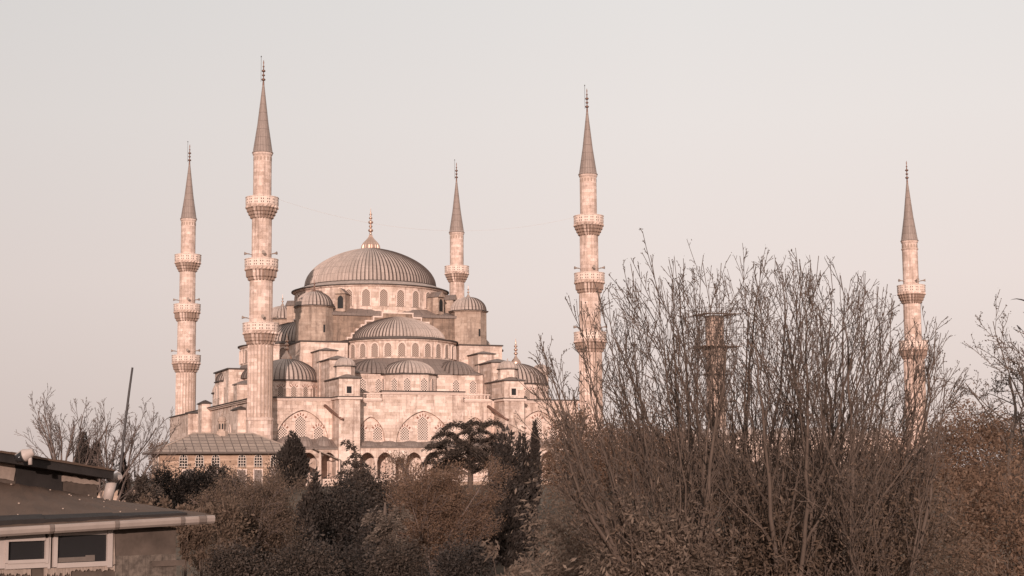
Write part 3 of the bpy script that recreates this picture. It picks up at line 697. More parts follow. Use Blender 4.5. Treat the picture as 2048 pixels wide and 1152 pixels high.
    for r_, z_ in ((.36, zs + 1.0), (.28, zs + 1.75), (.34, zs + 2.5), (.18, zs + 3.25)):
        p += [(max(.09, r_ * math.cos(-PI / 2 + PI * a / 6)), z_ + r_ * .65 * math.sin(-PI / 2 + PI * a / 6)) for a in range(7)]
    p += [(.06, zs + 3.6), (.11, zs + 3.95), (.02, zs + 4.4)]
    f_.lathe(p, 10, sm=True); f_.build('finial', M['finial_dark'], root)
    if rods:
        q = MB(); q.tube([(-.42, 0, zs + .6), (-.42, 0, zt + .55)], .035, 4); q.tube([(-.42, 0, zt + .45), (-.42, 0, zt + .65)], .09, 5); q.tube([(-.42, 0, zs + 1), (0, 0, zs + 1)], .03, 4); q.build('lightning_rod', M['metal'], root)
    return root
ZT, ZC, BAL = 80.06, 63.97, (56.43, 46.0, 35.32)
def mloc(px, py, Y): q = at(px, py, Y); return Vector((q.x, q.y, 0))
mB = minaret(mloc(523, 519, BASE.y), 'tallest-looking fluted minaret with three balconies, nearest the camera, beside the striped brick pavilion', ZT, BAL, ZC, Z0)
D = wl(LBD, 0); A = wl(0, LBA); C = wl(LBD, LBA); E_ = wl(LBD + LDE, 0)
mD = minaret(mloc(1178.7, 545, D.y), 'three-balcony minaret at the right corner of the prayer hall, its foot behind bare branches', ZT, BAL, ZC, Z0, fl=True)
mA = minaret(mloc(374.5, 600, A.y), 'leftmost minaret, three balconies visible, standing apart beyond the pavilion roof', ZT, BAL, ZC, Z0)
mC = minaret(mloc(913.5, 500, C.y), 'minaret rising behind the main dome with a single balcony showing', ZT, BAL, ZC, Z0)
mE = minaret(mloc(1821, 540, E_.y), 'shorter rightmost minaret at the courtyard corner, two balconies', 71.13, (46.28, 35.4), 55.03, Z0, rs=[1.5, 1.62, 1.9], bands=True, horns=(0,), rods=False)

# mahya cable between the two near minarets
mb = MB(); p0 = wl(1.2, 0, 56.6) + Vector((.5, 0, 0)); p1 = wl(LBD - 1.6, 0, 56.4)
mb.tube([p0.lerp(p1, t) - Vector((0, 0, 4.1 * 4 * t * (1 - t))) for t in [i / 40 for i in range(41)]], .02, 4)
tag(mb.build('cable', plain('grey_cable', (.48, .41, .38), .6, .1)), 'thin sagging cable strung between the two tall front minarets', 'cable')

# ------------------------------------------------------------------ scaffolded minaret at the far courtyard corner
q = at(1430, 700, 366); FX, FY = q.x, q.y
fr = empty('minaret', (FX, FY, 0), 'half-dismantled brown minaret under a scaffold cage behind the bare branches', 'minaret', rz=ANG)
b = MB(); b.lathe([(2.6, Z0), (2.5, 18), (2.15, 19)], 20); b.lathe([(2.15, 19), (2.1, 46.5)], 40, rib=20, amp=-.1, sub=3); b.lathe([(2.1, 36), (3.0, 38.6), (3.0, 39.6), (2.1, 39.7)], 20); b.build('shaft', M['minaret_old'], fr)
sc_ = empty('scaffold', (FX, FY, Z0), 'steel scaffold cage with plank decks wrapped round the brown minaret', 'scaffold', rz=ANG)
M['plank'] = plain('scaffold_plank', (.30, .19, .13), .85, .3, 2); M['pole'] = plain('scaffold_tube', (.10, .07, .06), .6, .2)
for hw, z0, z1, st in ((3.1, 0, 31.4, 2.1), (4.5, 31.4, 40.6, 1.5)):
    k = 3 if hw < 4 else 4
    for i in range(k + 1):
        for j in range(k + 1):
            if 0 < i < k and 0 < j < k: continue
            x, y = -hw + 2 * hw * i / k, -hw + 2 * hw * j / k
            b = MB(); b.tube([(x, y, z0), (x, y, z1)], .06, 5); b.build('pole', M['pole'], sc_)
    z = z0 + st; lv = 0
    while z < z1 + .1:
        b = MB()
        for sg in (-1, 1): b.tube([(-hw - .3, sg * hw, z), (hw + .3, sg * hw, z)], .06, 4); b.tube([(sg * hw, -hw - .3, z), (sg * hw, hw + .3, z)], .06, 4)
        if lv % 2 == 0: b.tube([(-hw, -hw, z), (hw, -hw, z - st)], .05, 4); b.tube([(-hw, hw, z - st), (-hw, -hw, z)], .05, 4)
        b.build('ledger', M['pole'], sc_)
        z += st; lv += 1
for z, hw in ((8.4, 3.1), (16.8, 3.1), (25.2, 3.1), (31.5, 4.7), (39.1, 4.4)):
    b = MB()
    for a0, a1, c0, c1 in ((-hw, hw, -hw, -2.3), (-hw, hw, 2.3, hw), (-hw, -2.3, -2.29, 2.29), (2.3, hw, -2.29, 2.29)): b.box(a0, a1, c0, c1, z, z + .07)
    b.build('deck', M['plank'], sc_)

# ------------------------------------------------------------------ courtyard
cy = empty('courtyard_building', wl(LBD + 2, 0), 'low walled courtyard with a row of small lead domes behind bare branches', 'courtyard', rz=ANG)
LC = LDE - 2.5
b = MB(); b.box(0, LC, 1, 2.2, Z0, 16.2); b.box(0, LC, 66, 67.2, Z0, 16.2); b.box(LC - 1.2, LC, 2.2, 66, Z0, 16.2); b.build('wall', M['stone'], cy)
b = MB(); b.box(-.1, LC + .4, .6, 2.4, 16.2, 16.5); b.build('cornice', M['trim'], cy)
b = MB(); b.box(0, LC, .7, 8.5, 16.5, 16.7); b.box(0, LC, 58, 67, 16.5, 16.7); b.box(LC - 8, LC, 8.6, 57.9, 16.5, 16.7); b.build('roof', M['lead_dark'], cy)
for i in range(9):
    b = MB(); b.lathe(dome_prof(3.0, 16.7, 1.9, 8), 24, (4 + i * 7.2, 4.8), rib=20, amp=.08, ribz=lambda r, z: min(1, r)); b.build('dome', M['lead'], cy)
for i in range(12): window(cy, (3.5 + i * 5.4, 1, 11.6), (0, -1), 1.3, 2.6, 'lattice', .16, .12)

# ------------------------------------------------------------------ pavilion (striped brick, lead hipped roof) and the outer wall
pv = empty('pavilion', wl(-5, -10), 'long striped brick pavilion with wide grey hipped roof in front of the left minarets', 'pavilion', rz=ANG)
PU0, PU1, PV1, PE = -12.6, 8.0, 8.0, 13.75
b = MB(); b.box(PU0, PU1, 0, PV1, Z0 - 1, PE); b.build('wall', M['brick_pav'], pv)
b = MB()
x0, x1, y0, y1 = PU0 - 1.4, PU1 + 1.4, -1.4, PV1 + 1.4
a = [(x0, y0, PE + .18), (x1, y0, PE + .18), (x1, y1, PE + .18), (x0, y1, PE + .18)]; rd = [(-6.9, 4.0, 16.95), (2.7, 4.0, 16.95)]
b.poly([a[0], a[1], rd[1], rd[0]]); b.poly([a[1], a[2], rd[1]]); b.poly([a[2], a[3], rd[0], rd[1]]); b.poly([a[3], a[0], rd[0]])
b.tube([a[0], rd[0], rd[1], a[1]], .13, 5); b.build('roof', M['lead_pav'], pv)
b = MB(); b.box(x0, x1, y0, y1, PE - .08, PE + .17); b.build('eaves', plain('dark_eaves_board', (.13, .095, .08), .8, .3), pv)
ct = empty('chimney', (0, 0, 0), '', ''); del ct['label'], ct['category']
bpy.data.objects.remove(ct)
b = MB(); b.prism(octagon((-2.3, 4.1), .95), 16.5, 17.3); b.prism(octagon((-2.3, 4.1), .62), 17.3, 18.9); b.prism(octagon((-2.3, 4.1), .78), 18.9, 19.05); b.lathe(dome_prof(.7, 19.05, .75, 6), 12, (-2.3, 4.1)); b.lathe([(.1, 19.7), (.13, 19.95), (.02, 20.3)], 6, (-2.3, 4.1))
for i in range(8):
    a_ = PI / 4 * i + PI / 4; r_ = .62 * math.cos(PI / 8) + .01; ca, sa = math.cos(a_), math.sin(a_)
    b.poly([(-2.3 + r_ * ca - t * sa, 4.1 + r_ * sa + t * ca, z) for t, z in ((-.13, 17.6), (.13, 17.6), (.13, 18.5), (-.13, 18.5))], 1)
b.build('chimney', [M['minaret_old'], M['dark']], pv)
def gridwin(parent, p, nrm, w, h):
    nx, ny = nrm; tx, ty = -ny, nx
    P = lambda a, z, d: (p[0] + tx * a + nx * d, p[1] + ty * a + ny * d, p[2] + z)
    o = arch_pts(w, h, w / 2, pointed=0); b = MB(); b.poly([P(a, z, .03) for a, z in o]); ob = b.build('window', M['glass'], parent)
    q_ = arch_pts(w + .22, h + .11, w / 2 + .11, pointed=0); f = MB()
    for i in range(len(o) - 1):
        f.poly([P(*o[i], .12), P(*o[i + 1], .12), P(*q_[i + 1], .12), P(*q_[i], .12)]); f.poly([P(*q_[i], .12), P(*q_[i + 1], .12), P(*q_[i + 1], 0), P(*q_[i], 0)])
    for a in (-w / 6, w / 6): f.poly([P(a - .05, 0, .09), P(a + .05, 0, .09), P(a + .05, h - .06, .09), P(a - .05, h - .06, .09)])
    for z in (.12, h * .3, h * .52, h * .74): 
        ww = w / 2 if z < h - w / 2 else w / 2 * .9
        f.poly([P(-ww, z, .085), P(ww, z, .085), P(ww, z + .1, .085), P(-ww, z + .1, .085)])
    f.build('frame', M['white_frame'], ob)
for u in (-9, -6.5, -4, .14, 2.7, 5.3): gridwin(pv, (u, 0, 11.55), (0, -1), 1.15, 1.95)
for u, w_ in ((-8.2, 1.7), (-4.6, 1.7), (.14, 1.2), (2.7, 1.2), (5.4, 1.2)):
    b = MB(); b.box(u - w_ / 2, u + w_ / 2, -.05, 0, 7.6, 11.1, 1); 
    for x in (u - w_ / 2 - .16, u + w_ / 2): b.box(x, x + .16, -.1, 0, 7.6, 11.1)
    b.box(u - w_ / 2 - .2, u + w_ / 2 + .2, -.12, 0, 11.1, 11.3); b.build('window', [M['trim'], plain('shutter_grey', (.20, .15, .13), .8, .3)], pv)
for v in (1.5, 4, 6.5): b = MB(); b.box(PU0 - .12, PU0, v - .5, v + .5, 11.5, 13.3); b.build('window', M['white_frame'], pv)

M['rubble'] = stone('rubble_wall', (.50, .35, .27), (.40, .27, .20), (.24, .16, .12), (.32, .22, .16), bw=.7, bh=.35)
def wallrun(label, u0, u1, v, z1, th=.8, parapet=True):
    p = wl(u0, v); o = empty('garden_wall', p, label, 'wall', rz=ANG); l = u1 - u0
    b = MB(); b.box(0, l, 0, th, gz(p.y) - 3, z1); b.build('wall_body', M['rubble'], o)
    b = MB(); b.box(-.05, l + .05, -.12, th + .12, z1, z1 + .22); b.build('coping', M['trim'], o)
wallrun('long sunlit stone precinct wall below the gallery, behind the cedar', 9, 50, -15, 9.0)
wallrun('taller bright precinct wall between the cypress and the bare branches', 50, 140, -15, 10.6)
q = at(250, 1000, 205); o = empty('garden_wall', (q.x, q.y, 5), 'short sunlit rubble wall stub left of the dark shrubs, behind the flat roof', 'wall', rz=.25)
b = MB(); b.box(-9, 9, 0, .7, -2, at(250, 981, 205).z - 5); b.build('wall_body', M['rubble'], o)

# ------------------------------------------------------------------ ground
def sheet(name, fn, xs, ys, mat):
    b = MB(); n = len(xs)
    for j in range(len(ys) - 1):
        for i in range(n - 1):
            b.poly([(xs[i], ys[j], fn(xs[i], ys[j])), (xs[i + 1], ys[j], fn(xs[i + 1], ys[j])), (xs[i + 1], ys[j + 1], fn(xs[i + 1], ys[j + 1])), (xs[i], ys[j + 1], fn(xs[i], ys[j + 1]))], sm=True)
    return struct(b.build(name, mat))
def ground_shade_hill(x, y): return gz(y) if y > -14 else 12 * smooth(-14, -48, y) * (smooth(-420, -180, x) if x < 0 else 1 - smooth(180, 420, x))  # ground plus an unseen hill added behind the camera to shade the foreground
M['soil'] = plain('garden_ground', (.12, .085, .06), .95, .5, .4)
xs = [-900, -600, -300] + list(range(-200, 201, 20)) + [300, 600, 900]
ys = [-600, -300, -120, -70, -55] + list(range(-48, -13, 4)) + [0, 40, 80, 110] + list(range(120, 241, 10)) + [300, 500, 1000]
sheet('ground', ground_shade_hill, xs, ys, M['soil'])
b = MB(); pth = [(at(x, 1100, 1).x, 0) for x in (0,)]
ps = [(-30 + 4.2 * i, 128 + .6 * i) for i in range(14)]
for (xa, ya), (xb, yb) in zip(ps[:-1], ps[1:]):
    b.poly([(xa, ya - 2, gz(ya - 2) + .06), (xb, yb - 2, gz(yb - 2) + .06), (xb, yb + 2, gz(yb + 2) + .06), (xa, ya + 2, gz(ya + 2) + .06)])
struct(b.build('path', plain('park_paving', (.34, .25, .21), .9, .3, .8)))

# ------------------------------------------------------------------ plants
rng = np.random.default_rng(7); rnd = random.Random(7)
def leafmesh(name, P, D, Lg, Wd, mat, parent=None):
    """many leaf-sized rhombic faces: P base, D direction, length, half width"""
    N = len(P); D = D / np.maximum(np.linalg.norm(D, axis=1, keepdims=True), 1e-6)
    r = rng.normal(size=(N, 3)); Sd = np.cross(D, r); Sd /= np.maximum(np.linalg.norm(Sd, axis=1, keepdims=True), 1e-6)
    Lg = np.asarray(Lg).reshape(-1, 1) * np.ones((N, 1)); Wd = np.asarray(Wd).reshape(-1, 1) * np.ones((N, 1))
    V = np.empty((N, 4, 3)); V[:, 0] = P; V[:, 1] = P + D * Lg * .45 + Sd * Wd; V[:, 2] = P + D * Lg; V[:, 3] = P + D * Lg * .45 - Sd * Wd
    me = bpy.data.meshes.new(name); me.vertices.add(4 * N); me.vertices.foreach_set('co', V.astype(np.float32).ravel())
    me.loops.add(4 * N); me.loops.foreach_set('vertex_index', np.arange(4 * N, dtype=np.int32))
    me.polygons.add(N); me.polygons.foreach_set('loop_start', np.arange(0, 4 * N, 4, dtype=np.int32)); me.polygons.foreach_set('loop_total', np.full(N, 4, dtype=np.int32))
    me.update(calc_edges=True); me.materials.append(mat)
    o = bpy.data.objects.new(name, me); COL.objects.link(o); o.parent = parent
    return o
M['bark'] = plain('grey_brown_bark', (.115, .078, .06), .9, .3, 6)
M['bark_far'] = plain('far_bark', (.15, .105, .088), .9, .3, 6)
M['bark_light'] = plain('light_bark', (.20, .145, .115), .9, .3, 6)
M['dark_needles'] = leafmat('dark_needles', [(.030, .021, .017), (.044, .031, .025), (.064, .046, .037)], .1)
M['cedar_needles'] = leafmat('cedar_needles', [(.044, .030, .023), (.064, .044, .034), (.095, .066, .05)], .1)
M['brown_leaf'] = leafmat('brown_spring_leaf', [(.145, .094, .066), (.205, .134, .096), (.27, .18, .13)], .5)
M['pale_leaf'] = leafmat('pale_spring_leaf', [(.17, .116, .088), (.245, .17, .128), (.34, .24, .182)], .5)
M['rust_leaf'] = leafmat('rust_spring_leaf', [(.19, .112, .074), (.25, .15, .1), (.32, .195, .132)], .5)
M['twig_leaf'] = leafmat('twig_bud', [(.10, .075, .064), (.15, .11, .09)], .2)

class Branches:
    def __init__(s): s.b = MB(); s.tips = []; s.nodes = []
    def grow(s, p, d, L, r, lv, P):
        """one shoot and its side shoots. P: per-level (children, length factor, angle, up-bend, wobble)"""
        n = max(3, int(L / P['seg'][min(lv, len(P['seg']) - 1)])); pts = [p]; dirs = [d]
        up = P['up'][min(lv, len(P['up']) - 1)]; wb = P['wob']
        for i in range(n):
            d = (d + Vector((rnd.gauss(0, wb), rnd.gauss(0, wb), rnd.gauss(0, wb))) + Vector((0, 0, up))).normalized()
            p = p + d * (L / n); pts.append(p); dirs.append(d)
            if P.get('stop') and P['stop'](p): break
        n = len(pts) - 1
        tip = P['tip'] if lv >= P['max'] - 1 else max(r * .45, P['tip'])
        rr = [max(P['tip'], r + (tip - r) * i / n) for i in range(n + 1)]
        s.b.tube(pts, rr, 6 if lv == 0 else (5 if lv == 1 else 3), cap=False)
        s.tips.append((pts[-1], dirs[-1]))
        for i in range(1, n + 1): s.nodes.append((pts[i], dirs[i], lv))
        if lv >= P['max']: return
        k = P['kids'][lv]; st = P['start'][lv]
        for j in range(k):
            t = st + (1 - st) * (j + rnd.random() * .9) / k; x = min(n - 1e-3, t * n); i = int(x); q = pts[i].lerp(pts[i + 1], x - i); dd = dirs[i + 1]
            az = rnd.random() * 2 * PI if lv else 2 * PI * (j * .382 + rnd.random() * .2)
            o = dd.orthogonal().normalized(); o2 = dd.cross(o); side_ = o * math.cos(az) + o2 * math.sin(az)
            an = P['ang'][lv] * (.7 + .6 * rnd.random()); nd = (dd * math.cos(an) + side_ * math.sin(an)).normalized()
            ln = L * P['len'][lv] * (1.15 - .55 * t) * (.7 + .6 * rnd.random())
            s.grow(q, nd, ln, rr[i] * P['rad'][lv], lv + 1, P)
def buds(nodes, per, L_, W_, mat, parent, lvmin=2, name='leaves', spread=.06):
    a = [(p, d) for p, d, l in nodes if l >= lvmin]
    if not a: return
    P = np.array([tuple(p) for p, d in a]).repeat(per, 0); D = np.array([tuple(d) for p, d in a]).repeat(per, 0)
    P = P + rng.normal(size=P.shape) * spread; D = D + rng.normal(size=D.shape) * .8
    leafmesh(name, P, D, L_ * rng.uniform(.6, 1.4, len(P)), W_ * rng.uniform(.7, 1.3, len(P)), mat, parent)

def bare_tree(px, py_top, Y, label, P, H=None, group=None, bud=None, bark='bark', lean=(0, 0), trunk=.3, name='bare_tree', cat='tree', trunks=None):
    t = at(px, py_top, Y); z0 = gz(Y); H = H or (t.z - z0)
    root = empty(name, (t.x, Y, z0), label, cat, group); B = Branches()
    for (dx, dy, lx, ly, f, tr) in (trunks or [(0, 0, lean[0], lean[1], 1, trunk)]):
        B.grow(Vector((dx, dy, 0)), Vector((lx, ly, 1)).normalized(), H * P['h0'] * f, tr, 0, P)
    zz = sorted(p.z for p, d in B.tips); k = H / zz[int(len(zz) * .992)]
    B.b.v = [(v[0] * k, v[1] * k, v[2] * k) for v in B.b.v]; B.nodes = [(p * k, d, l) for p, d, l in B.nodes]; B.tips = [(p * k, d) for p, d in B.tips]
    B.b.build('trunk', M[bark], root)
    if bud: buds(B.nodes, bud[0], bud[1], bud[2], M[bud[3]], root, bud[4] if len(bud) > 4 else 3, spread=bud[5] if len(bud) > 5 else .06)
    return root, B

def crown_points(n, clumps, rad, spread, shell=.55, flat=1., rough=.28):
    """points in clumps spread through an ellipsoid-like crown (unit radii rad), centred on 0"""
    C_ = []
    while len(C_) < clumps:
        v = rng.normal(size=3); v /= np.linalg.norm(v); r = (shell + (1 - shell) * rng.random()) * (1 + rng.normal() * rough * .5); C_.append(v * r)
    C_ = np.array(C_) * np.array(rad)
    idx = rng.integers(0, clumps, n); sz = rng.uniform(.6, 1.4, clumps)
    P = C_[idx] + rng.normal(size=(n, 3)) * spread * sz[idx][:, None] * np.array([1, 1, flat])
    nrm = P / np.array(rad); nrm /= np.maximum(np.linalg.norm(nrm, axis=1, keepdims=True), 1e-6)
    return P, nrm, C_
def leafy_tree(px, py_top, py_bot, wpx, Y, label, mat, n, ls, clumps=60, name='leafy_tree', cat='tree', group=None, depth=None, droop=0., bark='bark', spread=None, trunk=.18, limbs=14, lw=.3, shell=.5):
    if Y > 155 and 'needles' not in mat: n = int(n * 2.2); ls = ls * .66
    if 'needles' in mat: n = int(n * 2); ls = ls * .72
    top = at(px, py_top, Y); bot = at(px, py_bot, Y); z0 = gz(Y); rx = wpx / 2 * Y / 3150; rz = (top.z - bot.z) / 2; ry = depth or rx
    root = empty(name, (top.x, Y, z0), label, cat, group); cz = (top.z + bot.z) / 2 - z0
    P, N, C_ = crown_points(n, clumps, (rx * .9, ry * .9, rz * .9), spread or rx * .17, shell)
    P[:, 2] += cz; keep = P[:, 2] > .2; P = P[keep]; N = N[keep]
    D = N * .6 + rng.normal(size=P.shape) * .7 + np.array([0, 0, -droop])
    leafmesh('crown', P, D, ls * rng.uniform(.35, 1.9, len(P)), ls * lw * rng.uniform(.6, 1.6, len(P)), M[mat], root)
    b = MB(); h = max(.5, cz - rz * .5)
    b.tube([(0, 0, -.3), (.05, 0, h * .5), (0, .05, h), (.1, 0, cz + rz * .4)], [trunk * 1.2, trunk, trunk * .8, trunk * .25], 7)
    for i in range(limbs):
        c = C_[rng.integers(0, clumps)]; e = Vector((c[0] * .95, c[1] * .95, c[2] * .95 + cz)); s_ = Vector((0, 0, h * (.6 + .6 * rnd.random()))); mdl = s_.lerp(e, .5) + Vector((0, 0, -.1 * rx))
        b.tube([s_, mdl, e], [trunk * .45, trunk * .28, trunk * .1], 5, cap=False)
    b.build('trunk', M[bark], root)
    return root
def cypress(px, py_top, py_bot, wpx, Y, label, n=5000, ls=.3, mat='dark_needles', k=.75, group=None, tips=1, lean=0., name='cypress'):
    top = at(px, py_top, Y); bot = at(px, py_bot, Y); z0 = gz(Y); H = top.z - bot.z; rx = wpx / 2 * Y / 3150
    root = empty(name, (top.x, Y, z0), label, 'tree', group)
    ns = max(5, int(rx * 5)); sub = rng.integers(0, ns, n)
    sa = rng.random(ns) * 2 * PI; sr = np.sqrt(rng.random(ns)) * .62 * rx; sh = 1 - .5 * (sr / (rx + 1e-6)) ** 1.2 - rng.random(ns) * .12; sh[0] = 1; sr[0] = 0
    t = rng.random(n) ** .85; a = rng.random(n) * 2 * PI
    prof = np.minimum(1, (1 - t) / .5) ** k * np.minimum(1, .7 + t * 1.2)
    r = rx * (.42 + .3 * rng.random(ns))[sub] * prof * (.5 + .5 * rng.random(n) ** .5) * (1 + .2 * np.sin(a * 3 + t * 17 + sub))
    P = np.stack([r * np.cos(a) + (sr * np.cos(sa))[sub] * (1 - .25 * t) + lean * t, r * np.sin(a) + (sr * np.sin(sa))[sub] * (1 - .25 * t), (bot.z - z0) + t * H * sh[sub] + rng.normal(size=n) * .02 * H], 1)
    D = np.stack([np.cos(a) * .5, np.sin(a) * .5, np.ones(n) * 1.0], 1) + rng.normal(size=(n, 3)) * .35
    leafmesh('crown', P, D, ls * rng.uniform(.6, 1.5, n), ls * .22 * rng.uniform(.7, 1.3, n), M[mat], root)
    b = MB(); b.tube([(0, 0, -.2), (0, 0, H * .4 + bot.z - z0), (0, 0, H * .8 + bot.z - z0)], [.22, .15, .04], 6); b.build('trunk', M['bark'], root)
    return root

# --- the big bare whip-branched trees in front
OUTL = [(1070, 670), (1100, 640), (1135, 600), (1210, 562), (1245, 545), (1285, 505), (1360, 520), (1450, 508), (1520, 518), (1640, 500), (1690, 540), (1740, 535), (1790, 590), (1850, 605), (1900, 670), (1960, 760)]
def outline(x):
    if x <= OUTL[0][0]: return 760
    for (a, ya), (b_, yb) in zip(OUTL[:-1], OUTL[1:]):
        if x <= b_: return ya + (yb - ya) * (x - a) / (b_ - a)
    return 800
def photo_x(p): return 1024 + p.x / p.y * 3150 - 2
PW = dict(max=4, seg=(.6, .5, .35, .3, .25), up=(.02, .035, .055, .06, .05), wob=.05, tip=.0068, kids=(0, 0, 5, 2), start=(.5, .10, .10, .25), ang=(.5, .5, .48, .6), len=(1, .34, .42, .36), rad=(.4, .5, .6, .6))
G_W = 'bare whip-branched trees in front of the mosque'
bt = [(1372, 35, 'leftmost bare tree, its long shoots fanning left across the right front minaret', 1075, 1440, 14),
      (1430, 38, 'bare tree with upright shoots just left of the scaffolded minaret', 1150, 1600, 11),
      (1500, 37, 'tall bare tree with dark shoots in front of the scaffolded minaret', 1210, 1760, 12),
      (1590, 36, 'bare tree with densest upright whips, just right of the scaffolded minaret', 1320, 1840, 12),
      (1670, 38, 'tall bare tree midway between the scaffolded minaret and the shorter right minaret', 1430, 1880, 11),
      (1725, 35, 'rightmost of the big bare trees, its twigs crossing the shorter right minaret', 1560, 1895, 12)]
for px, Y, lab, xa, xb, nl in bt:
    base = at(px, 1230, Y); root = empty('bare_tree', (base.x, Y, 0), lab, 'tree', G_W); B = Branches()
    P_ = dict(PW); P_['zmax'] = 99
    P_['stop'] = lambda p, o=Vector((base.x, Y, 0)): (p + o).z > at(photo_x(p + o), outline(photo_x(p + o)) + rnd.gauss(40, 36), (p + o).y).z
    fz = base.z; B.b.tube([(0, 0, -.3), (.03, 0, fz * .5), (0, .02, fz), (.02, 0, fz + .5)], [.2, .17, .15, .12], 8)
    low_ = 9 if px < 1400 else (4 if px > 1700 else 2)
    nl = int(nl * .92)
    for k in range(nl + low_):
        tx = xa - 40 + (xb - xa + 80) * (k + rnd.random()) / nl;
        if k >= nl: tx = rnd.uniform(1085, 1300) if px < 1400 else rnd.uniform(xa, xb)
        tx = max(1078, min(1895, tx)); lw_ = rnd.uniform(70, 260) if k >= nl else 0
        tx = tx; ty = 12 + outline(tx) + rnd.choice((-16, -4, 8, 25, 60, 100, 150)) + rnd.uniform(-10, 10) + lw_; tY = Y + rnd.uniform(-3.2, 3.2)
        T_ = at(tx, ty, tY) - Vector((base.x, Y, 0)); S_ = Vector((rnd.uniform(-.1, .1), rnd.uniform(-.1, .1), fz - rnd.uniform(0, 1.9)))
        out_ = Vector((T_.x, T_.y, 0)); C1 = S_ + out_ * rnd.uniform(.2, .6) + Vector((rnd.gauss(0, .25), rnd.gauss(0, .2), 0)) + Vector((0, 0, (T_.z - S_.z) * rnd.uniform(.22, .36))); C2 = S_ + out_ * rnd.uniform(.7, 1.02) + Vector((rnd.gauss(0, .2), rnd.gauss(0, .2), 0)) + Vector((0, 0, (T_.z - S_.z) * .68))
        n = 18; pts = []
        for i in range(n + 1):
            t = i / n; q = S_ * (1 - t) ** 3 + C1 * 3 * t * (1 - t) ** 2 + C2 * 3 * t * t * (1 - t) + T_ * t ** 3
            pts.append(q + Vector((rnd.gauss(0, .025), rnd.gauss(0, .025), 0)) * (1 if 0 < i else 0))
        r0 = rnd.choice((.028, .034, .042, .055, .075)); rr = [max(.0075, r0 * (1 - t / n) ** .8) for t in range(n + 1)]
        B.b.tube(pts, rr, 6, cap=False); L_ = (T_ - S_).length
        for j in range(10):
            t = .08 + .86 * (j + rnd.random()) / 10; x = t * n; i = min(n - 1, int(x)); q = pts[i].lerp(pts[i + 1], x - i); dd = (pts[i + 1] - pts[i]).normalized()
            o = dd.orthogonal().normalized(); o2 = dd.cross(o); az = rnd.random() * 2 * PI; an = rnd.uniform(.25, .62)
            nd = dd * math.cos(an) + (o * math.cos(az) + o2 * math.sin(az)) * math.sin(an)
            B.grow(q, nd.normalized(), L_ * rnd.uniform(.16, .40) * (1.15 - .6 * t), max(.009, rr[i] * .5), 2, P_)
        for i in range(3, n + 1): B.nodes.append((pts[i], (pts[i] - pts[i - 1]).normalized(), 2))
    B.b.build('trunk', M['bark'], root)
    buds([q for q in B.nodes if rnd.random() < .55], 1, .05, .012, M['twig_leaf'], root, 2, spread=.02)
    low = [q for q in B.nodes if q[0].z < 9.6 + rnd.gauss(0, .8) and rnd.random() < .3]
    buds(low, 3, .10, .016, M['brown_leaf'], root, 2, name='leaves', spread=.16)

# --- spring-leafed thicket under and around them
LT = 'leafy trees in front'
leafy_tree(1190, 945, 1340, 300, 50, 'near tree with drooping pale brown leaves, in front of the cypress clump', 'pale_leaf', 18000, .155, 150, group=LT, droop=.6, lw=.17, trunk=.12)
leafy_tree(1310, 985, 1420, 300, 34, 'leafy thicket at the foot of the leftmost bare tree', 'pale_leaf', 12000, .12, 170, group=LT, droop=.5, lw=.17, trunk=.12)
leafy_tree(1560, 985, 1440, 320, 36, 'low brown leafy growth below the densest upright whips', 'brown_leaf', 12000, .12, 170, group=LT, droop=.4, lw=.17, trunk=.12)
leafy_tree(1800, 940, 1420, 360, 36, 'brown leafy tree filling the lower right, left of the rust-leaved one', 'brown_leaf', 14000, .12, 180, group=LT, droop=.4, lw=.17, trunk=.12)
leafy_tree(2010, 880, 1400, 320, 55, 'rust-leaved tree at the right edge under the budding bare tree', 'rust_leaf', 16000, .15, 150, group=LT, droop=.3, lw=.2, trunk=.12)
leafy_tree(1010, 1060, 1330, 110, 45, 'small leafy sapling at the bottom, left of the drooping-leaved tree', 'pale_leaf', 2600, .15, 30, group=LT, droop=.5, lw=.22, trunk=.05)
# fuzzy sunlit trees between the park and the mosque
FT = 'fuzzy brown trees in the middle distance'
leafy_tree(1165, 822, 1010, 190, 165, 'fuzzy rust-brown tree before the right end of the prayer hall', 'rust_leaf', 9000, .34, 120, group=FT, bark='bark_far', lw=.3)
leafy_tree(1290, 840, 1010, 190, 170, 'rounded fuzzy brown tree right of the front right minaret foot', 'rust_leaf', 9000, .34, 120, group=FT, bark='bark_far', lw=.3)
leafy_tree(1420, 880, 1030, 200, 160, 'low fuzzy brown tree below the scaffolded minaret', 'brown_leaf', 8000, .34, 110, group=FT, bark='bark_far')
leafy_tree(1600, 905, 1040, 220, 160, 'low fuzzy brown tree before the courtyard wall', 'brown_leaf', 8000, .34, 110, group=FT, bark='bark_far')
leafy_tree(1780, 870, 1040, 200, 165, 'fuzzy brown tree at the foot of the shorter right minaret', 'rust_leaf', 8000, .34, 110, group=FT, bark='bark_far')
leafy_tree(1945, 800, 1040, 200, 170, 'tall round-topped rust-brown tree near the right edge', 'rust_leaf', 12000, .34, 150, group=FT, bark='bark_far', shell=.6)
leafy_tree(2060, 850, 1040, 160, 175, 'fuzzy brown tree cut by the right edge of view', 'brown_leaf', 7000, .34, 100, group=FT, bark='bark_far')
leafy_tree(325, 868, 1000, 60, 262, 'small fuzzy pink-brown tree behind the left end of the pavilion', 'rust_leaf', 3500, .34, 60, group=FT, bark='bark_far')

